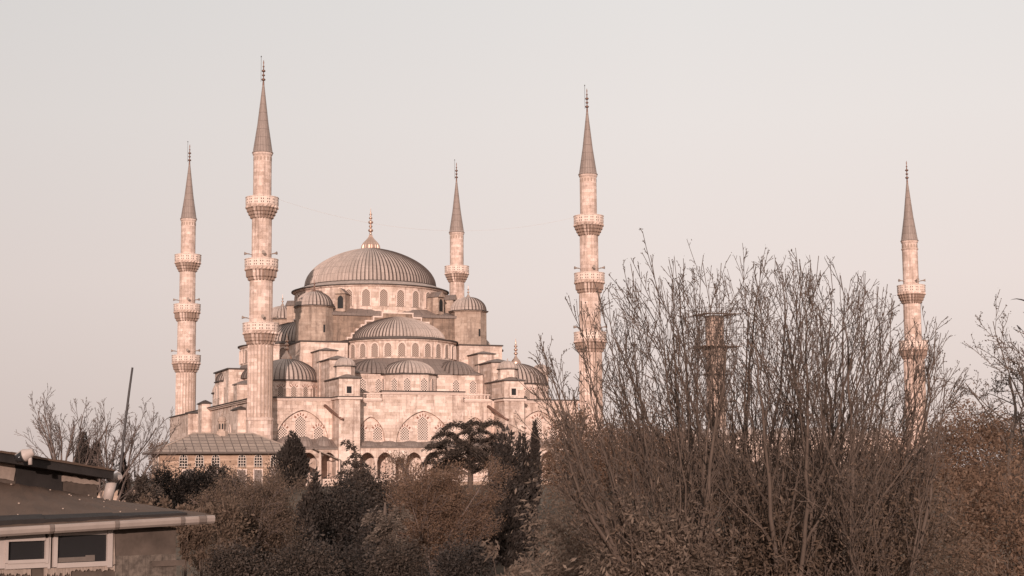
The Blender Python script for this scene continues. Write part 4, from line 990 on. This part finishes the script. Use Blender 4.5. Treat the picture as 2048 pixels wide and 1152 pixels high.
# --- dark evergreens in the garden
cypress(585, 866, 975, 82, 215, 'broad dark cypress hiding the right end of the pavilion', 7000, .45, k=.5)
cypress(630, 950, 1160, 110, 150, 'dark fir right of the round twiggy tree', 7000, .5, k=.9, name='fir')
cypress(168, 868, 990, 48, 172, 'dark cypress with pointed tip between the two bare trees at left', 4500, .35, k=.6)
cypress(194, 884, 990, 40, 174, 'slightly shorter dark cypress touching the pointed one at left', 3500, .35, k=.5)
cypress(245, 908, 1000, 24, 185, 'slim dark cypress beside the tall thin mast', 3000, .33, k=.5)
cypress(1012, 866, 1130, 96, 140, 'ragged dark cypress, left and widest of the clump by the cedar', 14000, .4, 'dark_needles', k=.3)
cypress(1044, 876, 1100, 58, 143, 'ragged dark cypress in the middle of the clump by the cedar', 8000, .4, 'dark_needles', k=.3)
cypress(1070, 848, 1010, 26, 150, 'slim pointed cypress, rightmost of the clump by the cedar', 4000, .32, k=.45)
DS = 'dark round evergreens'
leafy_tree(345, 936, 1060, 110, 175, 'dark rounded evergreen below the left windows of the pavilion', 'dark_needles', 6000, .3, 60, group=DS)
leafy_tree(410, 930, 1060, 110, 178, 'taller dark rounded evergreen below the pavilion, right of another', 'dark_needles', 6500, .3, 60, group=DS)
leafy_tree(468, 948, 1050, 70, 182, 'small dark evergreen between the pavilion and the round twiggy tree', 'dark_needles', 3500, .3, 40, group=DS)
leafy_tree(745, 925, 1110, 130, 165, 'dark bushy evergreen before the gallery arches, left of the rust tree', 'cedar_needles', 9000, .3, 80, group=DS)
leafy_tree(670, 960, 1150, 160, 150, 'wide dark evergreen mass below the canopy arch', 'dark_needles', 9000, .32, 80, group=DS)
leafy_tree(800, 1010, 1170, 180, 140, 'dark evergreen undergrowth behind the rust tree', 'dark_needles', 8000, .32, 80, group=DS)
leafy_tree(970, 985, 1140, 110, 150, 'dark shaded evergreen below the cedar, left of the cypress clump', 'dark_needles', 6000, .32, 60, group=DS)
leafy_tree(540, 1060, 1200, 220, 120, 'dark shaded evergreen low under the round twiggy tree', 'dark_needles', 7000, .3, 60, group=DS)

# round twiggy trees with young leaf
PT = dict(h0=.35, max=4, seg=(.8, .7, .6, .5, .4), up=(0, .045, .05, .03, .0), wob=.06, tip=.014, kids=(12, 7, 5, 3), start=(.2, .2, .2, .2), ang=(.5, .5, .55, .6), len=(1.2, .45, .5, .5), rad=(.42, .5, .5, .6))
r_, B_ = bare_tree(515, 945, 118, 'round twiggy brown tree with hazy young leaf, right of the flat roof', PT, trunk=.16, bark='bark_far', bud=(8, .13, .03, 'brown_leaf', 2, .25), name='deciduous_tree')
leafy_tree(515, 950, 1170, 165, 118, 'brown leaf haze of the bushes round the twiggy tree', 'brown_leaf', 17000, .14, 160, lw=.26, trunk=.1, shell=.5)
leafy_tree(440, 1000, 1170, 120, 110, 'brown leafy bush rising behind the end of the gutter', 'brown_leaf', 6000, .2, 80, lw=.28)
r_, B_ = bare_tree(868, 915, 112, 'rust-brown spring tree with light upright stems, below the cedar', PT, trunk=.14, bark='bark_far', bud=(8, .13, .03, 'rust_leaf', 2, .25), name='deciduous_tree')
leafy_tree(868, 930, 1140, 130, 113, 'rust leaf of the young growth round the upright light stems', 'rust_leaf', 17000, .14, 160, lw=.28, trunk=.1)

# cedar of Lebanon
def cedar(px, ptop, pbot, Y, label, pads, n=900, ls=.3, name='cedar_tree', mat='cedar_needles'):
    base = at(px, pbot, Y); z0 = gz(Y); root = empty(name, (base.x, Y, z0), label, 'tree')
    Pl, Dl = [], []; b = MB(); top = at(px, ptop, Y).z - z0
    b.tube([(0, 0, -.3), (.1, 0, top * .35), (-.1, .1, top * .65), (0, 0, top)], [.42, .34, .24, .06], 8)
    for (x, y, wd, dp) in pads:
        c = at(x, y, Y); w_ = wd * Y / 3150; cx, cz = c.x - base.x, c.z - z0; cyy = dp
        m = int(n * wd / 40); a = rng.random(m) * 2 * PI; q = np.sqrt(rng.random(m)) * (1 + .25 * np.sin(a * 4 + x) + .15 * np.sin(a * 9))
        X = q * np.cos(a) * w_; Yy = q * np.sin(a) * w_ * .8
        Z = -.42 * q ** 2 * w_ * .55 + rng.normal(size=m) * .10 + .35 * np.abs(rng.normal(size=m)) * (1 - q)
        Pl.append(np.stack([cx + X, cyy + Yy, cz + Z], 1)); Dl.append(np.stack([np.cos(a) * 1., np.sin(a) * 1., .25 - q * .7], 1) + rng.normal(size=(m, 3)) * .3)
        st = Vector((0, 0, max(top * .3, cz - abs(cx) * .45 - .6))); e = Vector((cx, cyy, cz - .1))
        b.tube([st, st.lerp(e, .5) + Vector((0, 0, .15)), e], [.15, .11, .05], 6, cap=False)
        for k in range(5): b.tube([e, e + Vector((math.cos(k * 1.3) * w_ * .8, math.sin(k * 1.3) * w_ * .6, -.1 * w_))], [.05, .015], 3, cap=False)
    P = np.concatenate(Pl); D = np.concatenate(Dl); leafmesh('crown', P, D, ls * rng.uniform(.6, 1.5, len(P)), ls * .2, M[mat], root)
    b.build('trunk', M['bark'], root); return root
cedar(940, 850, 985, 208, 'flat-tiered dark cedar with layered boughs in front of the gallery arches',
      [(915, 850, 30, 0), (890, 868, 26, 1.5), (950, 862, 34, -1), (985, 846, 22, 1.), (905, 884, 40, -1.5), (955, 880, 40, 1.5), (995, 875, 24, -.5), (890, 905, 36, 1), (935, 900, 44, -2), (980, 900, 36, 2),
       (870, 892, 20, 0), (915, 922, 40, 0), (965, 922, 40, -1), (890, 938, 26, 2), (1000, 915, 22, 0), (860, 925, 16, 0), (930, 908, 50, -1), (900, 928, 34, 1), (978, 932, 34, 0), (1005, 892, 22, 1), (948, 846, 20, 1)], 2100, .27)
cedar(712, 905, 1010, 190, 'young cedar with arching tip and feathery fronds, left of the gallery arches',
      [(692, 886, 7, 0), (704, 895, 7, 0), (712, 912, 10, 0), (700, 925, 14, .5), (722, 930, 14, -.5), (694, 945, 18, 0), (725, 950, 18, .5), (705, 962, 24, -.5), (715, 978, 28, .5), (690, 985, 18, 0)], 700, .34)
M['frond'] = leafmat('lit_fronds', [(.10, .072, .056), (.15, .108, .084), (.21, .15, .115)], .2)
cedar(770, 1005, 1170, 98, 'dark conifer with fronds reaching left under the rust tree', [(752, 1036, 22, -1), (785, 1050, 26, -1.5), (765, 1072, 30, -1), (800, 1030, 20, 0), (790, 1095, 36, 0), (755, 1110, 30, .5), (780, 1130, 40, 0)], 900, .22, name='conifer', mat='frond')

# bare trees at left, beyond the flat roof
PL = dict(h0=.36, max=4, seg=(.9, .7, .5, .4, .3), up=(0, .03, .04, .03, .02), wob=.07, tip=.012, kids=(8, 7, 6, 3), start=(.3, .25, .25, .3), ang=(.5, .45, .5, .6), len=(1.05, .46, .46, .42), rad=(.48, .5, .5, .6))
GL = 'bare trees at left beyond the flat roof'
bare_tree(118, 785, 150, 'left bare tree with spreading fine twigs above the flat roof', PL, trunk=.26, group=GL, bark='bark_far')
PL['ang'] = (.4, .42, .5, .6)
bare_tree(205, 803, 152, 'right bare tree behind the mast, fanning up above the roof edge', PL, trunk=.25, group=GL, bark='bark_far')
PS = dict(PL); PS['ang'] = (.25, .3, .45, .6); PS['kids'] = (6, 4, 4, 2)
bare_tree(272, 915, 160, 'low bare tree right of the slim cypress', PS, trunk=.14, group=GL, bark='bark_far', bud=(1, .12, .03, 'rust_leaf', 3, .05))
leafy_tree(285, 955, 1040, 60, 95, 'small leafy shrub beside the sunlit wall stub', 'cedar_needles', 2500, .2, 30)
for x, y, w_, lab in ((290, 990, 60, 'brown leafy shoots behind the roof edge, leftmost'), (330, 985, 50, 'upright brown leafy shoots behind the middle of the roof edge'), (372, 1000, 40, 'small brown leafy shoots behind the end of the flat roof'), (405, 1008, 34, 'brown leafy sprig just above the gutter end')):
    leafy_tree(x, y, 1130, w_, 52, lab, 'brown_leaf', 1500, .12, 26, group='leafy shoots behind the roof edge', lw=.3, trunk=.04)

# budding bare tree at the right edge
PR = dict(h0=.5, max=4, seg=(.7, .6, .45, .3, .25), up=(0, .01, .02, .03, .03), wob=.08, tip=.010, kids=(9, 7, 6, 4), start=(.4, .2, .2, .2), ang=(.7, .55, .6, .65), len=(.95, .58, .5, .45), rad=(.55, .5, .5, .6))
PR['ang'] = (.95, .55, .6, .65); PR['up'] = (0, .0, .03, .04, .03); PR['len'] = (1.1, .55, .5, .45)
rb, RB_ = bare_tree(2085, 590, 60, 'budding bare tree reaching in from the right edge', PR, trunk=.3, lean=(-.22, 0), bud=(2, .09, .025, 'twig_leaf', 3, .04))

for x, yt, w_, Y, lab, mt in ((600, 1085, 150, 92, 'low dark hedge at the bottom, right of the house wall', 'cedar_needles'), (700, 1095, 150, 96, 'low dark hedge under the wide evergreen mass', 'dark_needles'),
                          (800, 1080, 130, 94, 'low dark hedge left of the rust tree stem', 'cedar_needles'), (925, 1090, 140, 92, 'low dark hedge at the bottom below the cypress clump', 'dark_needles'), (470, 1090, 130, 88, 'low dark hedge right below the gutter end', 'cedar_needles')):
    leafy_tree(x, yt, 1190, w_, Y, lab, mt, 3500, .2, 50, name='hedge', cat='hedge', group='low dark hedges along the bottom')
# grass and ground cover
n = 16000; X = rng.uniform(-60, 60, n); Yc = rng.uniform(60, 235, n)
Pg = np.stack([X, Yc, np.array([gz(y) for y in Yc])], 1)
g_ = leafmesh('grass', Pg, np.stack([rng.normal(size=n) * .4, rng.normal(size=n) * .4, np.ones(n)], 1), .5 * rng.uniform(.5, 1.4, n), .06, M['brown_leaf']); g_['kind'] = 'stuff'

# ------------------------------------------------------------------ house with flat roof at left
K = 1.75
def hp(x, y, Y): return at(x, y, Y * K)
G0 = hp(0, 1055, 15.0); G1 = hp(425, 1030, 16.5); e = (G1 - G0).normalized(); nin = Vector((-e.y, e.x, 0)).normalized()
Gm = G0 - (G1 - G0) * .5
house = empty('house', (G0.x, G0.y, 0), 'shabby plastered house with flat brown roof, pale gutter and small windows at lower left', 'house')
HO = Vector((G0.x, G0.y, 0))
def H(p): return p - HO
M['roofing'] = plain('brown_roofing_felt', (.115, .068, .047), .85, .4, 1.2, dark=.68)
M['plaster'] = plain('grey_brown_render', (.115, .080, .063), .95, .5, 2.2, dark=.55)
M['plaster_pale'] = plain('crumbling_pale_plaster', (.36, .26, .21), .95, .4, 5)
M['plaster_dark'] = plain('dark_patch_render', (.036, .027, .024), .95, .4, 3)
M['gutter'] = plain('pale_gutter', (.31, .235, .20), .55, .3, 2.5, dark=.75)
M['bracket'] = plain('dirty_gutter_bracket', (.17, .125, .105), .6, .3, 4)
M['upvc'] = plain('white_window_plastic', (.42, .33, .29), .5, .12)
Rb = [Gm + nin * .05, G1 + nin * .05, hp(205, 998, 18.5), hp(0, 955, 17.5) + (hp(0, 955, 17.5) - hp(205, 998, 18.5)) * .6]
def bil(s, t): return (Rb[0] * (1 - s) + Rb[1] * s) * (1 - t) + (Rb[3] * (1 - s) + Rb[2] * s) * t
b = MB(); NS, NT = 30, 10
gr = [[bil(i / NS, j / NT) + Vector((0, 0, .015 * math.sin(i * 1.7) * math.sin(j * 1.3) + .012 * rnd.random())) for j in range(NT + 1)] for i in range(NS + 1)]
for i in range(NS):
    for j in range(NT): b.poly([H(gr[i][j]), H(gr[i + 1][j]), H(gr[i + 1][j + 1]), H(gr[i][j + 1])])
dn = Vector((0, 0, -.14))
for i in range(NS): b.poly([H(gr[i][0] + dn), H(gr[i + 1][0] + dn), H(gr[i + 1][0]), H(gr[i][0])])
for j in range(NT): b.poly([H(gr[NS][j] + dn), H(gr[NS][j + 1] + dn), H(gr[NS][j + 1]), H(gr[NS][j])])
# felt edge strips lapping near the gutter
for s0, s1, lift in ((.0, .47, .05), (.47, .70, .035), (.70, .93, .02)):
    a_, c_ = bil(s0, .03), bil(s1, .03); a2, c2 = bil(s0, .12), bil(s1, .12); u_ = Vector((0, 0, lift + .03))
    b.poly([H(a_ + u_), H(c_ + u_), H(c2 + u_), H(a2 + u_)], 1); b.poly([H(a_), H(c_), H(c_ + u_), H(a_ + u_)], 1)
b.build('roof', [M['roofing'], M['plaster_dark']], house)
# wall below the gutter
wo = nin * .32; wend = .86
wr = Gm.lerp(G1, 1 - (1 - wend) * (G1 - G0).length / (G1 - Gm).length)
b = MB(); A0, A1 = Gm + wo, wr + wo
def quadwall(P0, P1, z0, z1, m=0, bb=b):
    bb.poly([H(Vector((P0.x, P0.y, z0))), H(Vector((P1.x, P1.y, z0))), H(Vector((P1.x, P1.y, z1))), H(Vector((P0.x, P0.y, z1)))], m)
zt_ = G0.z - .1
quadwall(A0, A1, -1, zt_); bk = nin * 4.5; quadwall(A1, A1 + bk, -1, zt_); quadwall(A1 + bk, A0 + bk, -1, zt_); quadwall(A0 + bk, A0, -1, zt_)
lg = A1 + e * .02; b.poly([H(Vector((q.x, q.y, 0)) + Vector((0, 0, hp(365, 1122, 16.2).z))) for q in (A1 - e * .5 - nin * .06, A1 + e * .16 - nin * .06, A1 + e * .16 + nin * .2, A1 - e * .5 + nin * .2)])
zl = hp(365, 1122, 16.2).z
for q0, q1 in ((A1 - e * .5 - nin * .06, A1 + e * .16 - nin * .06), (A1 + e * .16 - nin * .06, A1 + e * .16 + nin * .2)): quadwall(q0, q1, zl - .1, zl)
b.build('wall', M['plaster'], house)
# gutter: half-round trough with brackets and an end piece
b = MB(); gd = (G1 - Gm); prof = [(-.005, .0), (-.085, -.005), (-.10, -.05), (-.09, -.11), (-.05, -.148), (.0, -.15)]
for i in range(14):
    p0, p1 = Gm + gd * (i / 14), Gm + gd * ((i + 1) / 14)
    for (a0, z0), (a1, z1) in zip(prof[:-1], prof[1:]):
        b.poly([H(p0 + nin * a1 + Vector((0, 0, z1))), H(p1 + nin * a1 + Vector((0, 0, z1))), H(p1 + nin * a0 + Vector((0, 0, z0))), H(p0 + nin * a0 + Vector((0, 0, z0)))], sm=False)
b.poly([H(G1 + nin * a + Vector((0, 0, z))) for a, z in prof])
gt = b.build('gutter', M['gutter'], house)
for x in (92, 219, 355, 398):
    f_ = (G1 - G0) * (x / 425 * 1.0); p = G0 + (G1 - G0) * ((x / 425) * 16.5 / (15 + 1.5 * 1) * (15 + 1.5 * x / 425) / 15 if False else x / 425)
    b = MB(); w_ = .035 if x < 390 else .07
    for (a0, z0), (a1, z1) in zip(prof[:-1], prof[1:]):
        q = lambda s, a, z: H(p + e * s + nin * (a * 1.12 - .008) + Vector((0, 0, z * 1.06 + .006)))
        b.poly([q(-w_, a1, z1), q(w_, a1, z1), q(w_, a0, z0), q(-w_, a0, z0)])
        b.poly([q(-w_, a1, z1), q(-w_, a0, z0), H(p - e * w_ + nin * a0 + Vector((0, 0, z0))), H(p - e * w_ + nin * a1 + Vector((0, 0, z1)))]); b.poly([q(w_, a0, z0), q(w_, a1, z1), H(p + e * w_ + nin * a1 + Vector((0, 0, z1))), H(p + e * w_ + nin * a0 + Vector((0, 0, z0)))])
    b.build('bracket', M['bracket'], gt)
# windows on the wall plane: s along the wall from px
def onwall(x, y):
    """point of the wall plane seen at a photo position"""
    d = at(x, y, 10.) - Vector((0, 0, CAMZ)); t = (A0 - Vector((0, 0, CAMZ))).dot(nin) / d.dot(nin); return Vector((0, 0, CAMZ)) + d * t
def wrect(bb, x0, x1, y0, y1, d0, d1, m=0):
    p = onwall(x0, y1); q = onwall(x1, y1); z0 = p.z; z1 = onwall((x0 + x1) / 2, y0).z; z0 = onwall((x0 + x1) / 2, y1).z
    P0, P1 = Vector((p.x, p.y, 0)), Vector((q.x, q.y, 0))
    c = [P0 - nin * d1, P1 - nin * d1, P1 - nin * d0, P0 - nin * d0]
    lo = [H(v + Vector((0, 0, z0))) for v in c]; hi = [H(v + Vector((0, 0, z1))) for v in c]
    for i in range(4): j = (i + 1) % 4; bb.poly([lo[i], lo[j], hi[j], hi[i]], m)
    bb.poly(hi, m); bb.poly(lo[::-1], m)
for x0, x1, pane, sash in ((-8, 97, (12, 87, 1082, 1119), True), (103, 221, (111, 211, 1070, 1124), False), (-125, -14, (-112, -22, 1080, 1124), False)):
    yb = 1137 - 6 * max(0, x0) / 220; b = MB(); wrect(b, pane[0] - 1, pane[1] + 1, pane[2] - 1, pane[3] + 1, .004, .012); wn = b.build('window', M['glass'], house)
    b = MB(); d0, d1 = 0, .07
    wrect(b, x0, pane[0] - (5 if sash else 0), 1060, yb, d0, d1); wrect(b, pane[1] + (5 if sash else 0), x1, 1060, yb, d0, d1 - .002); wrect(b, pane[0] - (5 if sash else 0), pane[1] + (5 if sash else 0), pane[3] + (6 if sash else 0), yb - .5, d0, d1 - .006); wrect(b, pane[0], pane[1], 1060, pane[2] - (5 if sash else 0), d0, d1 - .004)
    b.build('frame', M['upvc'], wn)
    if sash:
        b = MB(); wrect(b, pane[0] - 6, pane[0], pane[2] - 6, pane[3] + 7, .02, .085); wrect(b, pane[1], pane[1] + 6, pane[2] - 6, pane[3] + 7, .02, .083); wrect(b, pane[0], pane[1], pane[3], pane[3] + 7, .02, .084); wrect(b, pane[0], pane[1], pane[2] - 6, pane[2], .02, .084); b.build('sash', M['upvc'], wn)
b = MB(); wrect(b, 113, 188, 1114, 1123.4, .014, .03); wrect(b, 170, 188, 1110, 1115, .014, .028); tag(b.build('cardboard', plain('grey_cardboard', (.16, .12, .10), .9, .3)), 'folded grey cardboard leaning inside the right pane of the small window', 'cardboard')
o_ = bpy.data.objects['cardboard']; o_.location = HO
# ragged plaster under the frames and by the jamb
def ragged(x0, x1, ya, yb, amp, name='plaster_patch', mat='plaster_pale', n=30, d=.03):
    b = MB(); up, lo = [], []
    for i in range(n + 1):
        x = x0 + (x1 - x0) * i / n; f_ = i / n
        up.append(onwall(x, ya[0] + (ya[1] - ya[0]) * f_ + rnd.uniform(-.5, .5))); lo.append(onwall(x, yb[0] + (yb[1] - yb[0]) * f_ + amp * (math.sin(i * .9) + math.sin(i * 2.3 + 1)) * .5 + rnd.uniform(-1, 1)))
    for i in range(n):
        a_, c_, d_, e_ = lo[i], lo[i + 1], up[i + 1], up[i]; o = -nin * (d + .01 * rnd.random())
        b.poly([H(a_ + o), H(c_ + o), H(d_ + o), H(e_ + o)]); b.poly([H(a_), H(c_), H(c_ + o), H(a_ + o)])
    b.build(name, M[mat], house)
ragged(-10, 60, (1139, 1138), (1148, 1149), 4); ragged(86, 140, (1136, 1135), (1150, 1148), 6); ragged(138, 228, (1134, 1131), (1141, 1139), 4)
b = MB(); b.poly([H(onwall(x, y) - nin * .03) for x, y in ((222, 1066), (227, 1066), (229, 1128), (222, 1131))]); b.build('plaster_patch', M['plaster_pale'], house)
M['coarse'] = plain('coarse_lower_render', (.17, .125, .10), .95, .6, 9, dark=.45)
ragged(229, 352, (1112, 1108), (1175, 1170), 3, name='coarse_patch', mat='coarse', n=40, d=.008)
# low upper storey with its own sloping roof
U0, U1 = hp(-110, 945, 16.6), hp(194, 1002, 18.4); T0, T1 = hp(-110, 910, 16.6), hp(194, 957, 18.4)
ue = (U1 - U0).normalized(); un = Vector((-ue.y, ue.x, 0)).normalized(); bk = un * 3.0
b = MB()
P4 = [U0, U1, U1 + bk, U0 + bk]; Q4 = [T0, T1, T1 + bk + Vector((0, 0, .0)), T0 + bk]
dz = Vector((0, 0, -.6))
for i in range(4): j = (i + 1) % 4; b.poly([H(P4[i] + dz), H(P4[j] + dz), H(Q4[j]), H(Q4[i])])
us = b.build('upper_storey', M['plaster'], house)
def onup(x, y, off=.0):
    d = at(x, y, 10.) - Vector((0, 0, CAMZ)); t = (U0 - Vector((0, 0, CAMZ))).dot(un) / d.dot(un); return Vector((0, 0, CAMZ)) + d * t - un * off
def patch(pts, mat, off):
    b = MB(); b.poly([H(onup(x, y, off)) for x, y in pts]); b.build('plaster_patch', M[mat], us)
patch([(30, 922), (124, 938), (124, 1006), (30, 990)], 'plaster_dark', .012)
ed = [(122, 950 + rnd.uniform(-2, 2))] + [(122 + i * 5, 948 + i * 1.1 + rnd.uniform(-2.2, 2.2)) for i in range(1, 16)]
lo_ = [(122 + i * 5, 962 + i * .55 + rnd.uniform(-1.6, 1.6)) for i in range(15, -1, -1)]
patch(ed + lo_, 'plaster_pale', .016)
patch([(-60, 925), (27, 924), (30, 940), (26, 962), (10, 958), (-60, 950)], 'plaster_pale', .016)
b = MB(); o = -un * .35; up_ = Vector((0, 0, .16)); oe = ue * .12
R4 = [T0 + o, T1 + o + oe, T1 + bk + oe + Vector((0, 0, .1)), T0 + bk + Vector((0, 0, .1))]
for i in range(4): j = (i + 1) % 4; b.poly([H(R4[i]), H(R4[j]), H(R4[j] + up_), H(R4[i] + up_)])
b.poly([H(q + up_) for q in R4]); b.poly([H(q) for q in R4[::-1]])
ur = b.build('roof', M['plaster_dark'], house)
b = MB(); n = 16
for i in range(n):     # lapped cover slabs along the upper edge
    a_ = R4[0].lerp(R4[1], i / n) + up_ - un * .04; c_ = R4[0].lerp(R4[1], (i + .96) / n) + up_ - un * .04; h_ = Vector((0, 0, .035 + .015 * rnd.random())); bk_ = un * .5
    P_ = [a_, c_, c_ + bk_, a_ + bk_]
    for k in range(4): j = (k + 1) % 4; b.poly([H(P_[k]), H(P_[j]), H(P_[j] + h_), H(P_[k] + h_)])
    b.poly([H(q + h_) for q in P_])
b.build('coping', M['roofing'], house)
# bits of grit on the felt
for i in range(20):
    p = bil(rnd.uniform(.36, .97), rnd.uniform(.12, .95)) + Vector((0, 0, .03)); b = MB(); s_ = rnd.uniform(.005, .012); b.prism([(s_ * 1.6 * math.cos(k * PI / 3), s_ * math.sin(k * PI / 3)) for k in range(6)], -.01, s_)
    o = b.build('pebble', M['plaster_pale']); o.location = p; tag(o, 'tiny pale pebble lying on the flat brown roof', 'pebble', 'pale pebbles scattered on the flat roof')
# vent pipe, mast and lamp
b = MB(); p0, p1, p2 = hp(214, 1003, 18.6), hp(224, 962, 18.6), hp(228, 948, 18.6)
b.tube([p0, p1], .105, 14); b.tube([p1, p1.lerp(p2, .5), p2], [.125, .125, .125], 14); b.tube([p1.lerp(p2, .2), p1.lerp(p2, .3) + Vector((.16, -.06, .07))], [.085, .085], 12)
b.xf(lambda p: (p[0] - p0.x, p[1] - p0.y, p[2] - p0.z)); o = b.build('vent_pipe', M['upvc']); o.location = p0; tag(o, 'pale plastic vent pipe leaning at the corner of the flat roof', 'pipe')
b = MB(); pts = [hp(*q, 18.75) for q in ((206, 1001), (222, 991), (233, 976), (239, 958), (242, 930), (247, 880), (253, 825), (259, 778), (265, 735))]
b.tube(pts, [.028] * 5 + [.027, .026, .024, .022], 8); p0 = pts[0]; b.xf(lambda p: (p[0] - p0.x, p[1] - p0.y, p[2] - p0.z)); o = b.build('mast', M['metal']); o.location = p0; tag(o, 'tall thin black mast bent at its foot, leaning above the flat roof', 'mast')
lp = hp(48, 905, 17.6); lamp = empty('roof_lamp', lp, 'pale lamp head with dark glass lying on the upper roof at left', 'lamp')
b = MB(); a_, c_ = hp(34, 917, 17.0) - lp, hp(66, 904, 17.0) - lp; d_ = (c_ - a_); b.tube([a_, a_ + d_ * .5, a_ + d_ * .62, c_, c_ + d_ * .05], [.09, .125, .11, .07, .055], 14); b.tube([a_ + d_ * .8, a_ + d_ * .85 + Vector((0, 0, -.22))], .04, 8); b.build('housing', M['upvc'], lamp)
b = MB(); b.tube([a_ - d_ * .02 + Vector((0, -.05, -.01)), a_ + d_ * .45 + Vector((0, -.06, -.015))], [.07, .108], 14); b.build('glass', M['glass'], lamp)

# ------------------------------------------------------------------ birds
def bird(name, loc, label, fly, s=1., rz=0.):
    b = MB(); M_ = 10
    ax_ = [(-.26, .004, .0), (-.20, .018, .0), (-.12, .035, .0), (-.04, .058, .005), (.04, .062, .012), (.11, .045, .03), (.15, .034, .045), (.185, .036, .055), (.215, .026, .055), (.235, .009, .048), (.265, .002, .042)]
    b.tube([(x, 0, z) for x, r, z in ax_], [r for x, r, z in ax_], M_)
    b.poly([(-.16, -.02, .01), (-.16, .02, .01), (-.34, .055, 0), (-.34, -.055, 0)]); b.poly([(-.16, .02, -.005), (-.16, -.02, -.005), (-.34, -.055, -.012), (-.34, .055, -.012)])
    if fly:
        for sg in (-1, 1):
            st = [(.0, .10, .02, .016), (.18, .13, .09, .014), (.34, .10, .12, .010), (.50, .02, .10, .005), (.58, -.06, .07, .002)]
            for (y0, x0, z0, t0), (y1, x1, z1, t1) in zip(st[:-1], st[1:]):
                c0, c1 = .20 - y0 * .22, .20 - y1 * .25
                top = [(x0, sg * y0, z0 + t0), (x1, sg * y1, z1 + t1), (x1 - c1, sg * y1, z1 + t1), (x0 - c0, sg * y0, z0 + t0)]; bot = [(x0, sg * y0, z0 - t0), (x1, sg * y1, z1 - t1), (x1 - c1, sg * y1, z1 - t1), (x0 - c0, sg * y0, z0 - t0)]
                b.poly(top); b.poly(bot[::-1]); b.poly([bot[0], bot[1], top[1], top[0]]); b.poly([top[3], top[2], bot[2], bot[3]])
    else:
        b.tube([(.02, .02, -.05), (.03, .02, -.12)], .006, 5); b.tube([(.02, -.02, -.05), (.03, -.02, -.12)], .006, 5)
        b.xf(lambda p: (p[0] * .75 - p[2] * .6, p[1], p[0] * .6 + p[2] * .8))
    b.xf(lambda p: (p[0] * s, p[1] * s, p[2] * s)); o = b.build(name, plain('bird_feathers', (.045, .036, .033), .7, .2)); o.location = loc; o.rotation_euler = (0, 0, rz); tag(o, label, 'bird'); return o
bird('bird', at(2052, 603, 58), 'dark bird flying in at the right edge with outstretched wing', True, .95, R(80))
tipb = min(RB_.tips, key=lambda q: (Vector(q[0]) + rb.location - at(2022, 616, 60)).length)
bird('bird', Vector(tipb[0]) + rb.location + Vector((0, 0, .09)), 'small dark bird perched on a twig of the budding tree', False, .62, R(150))
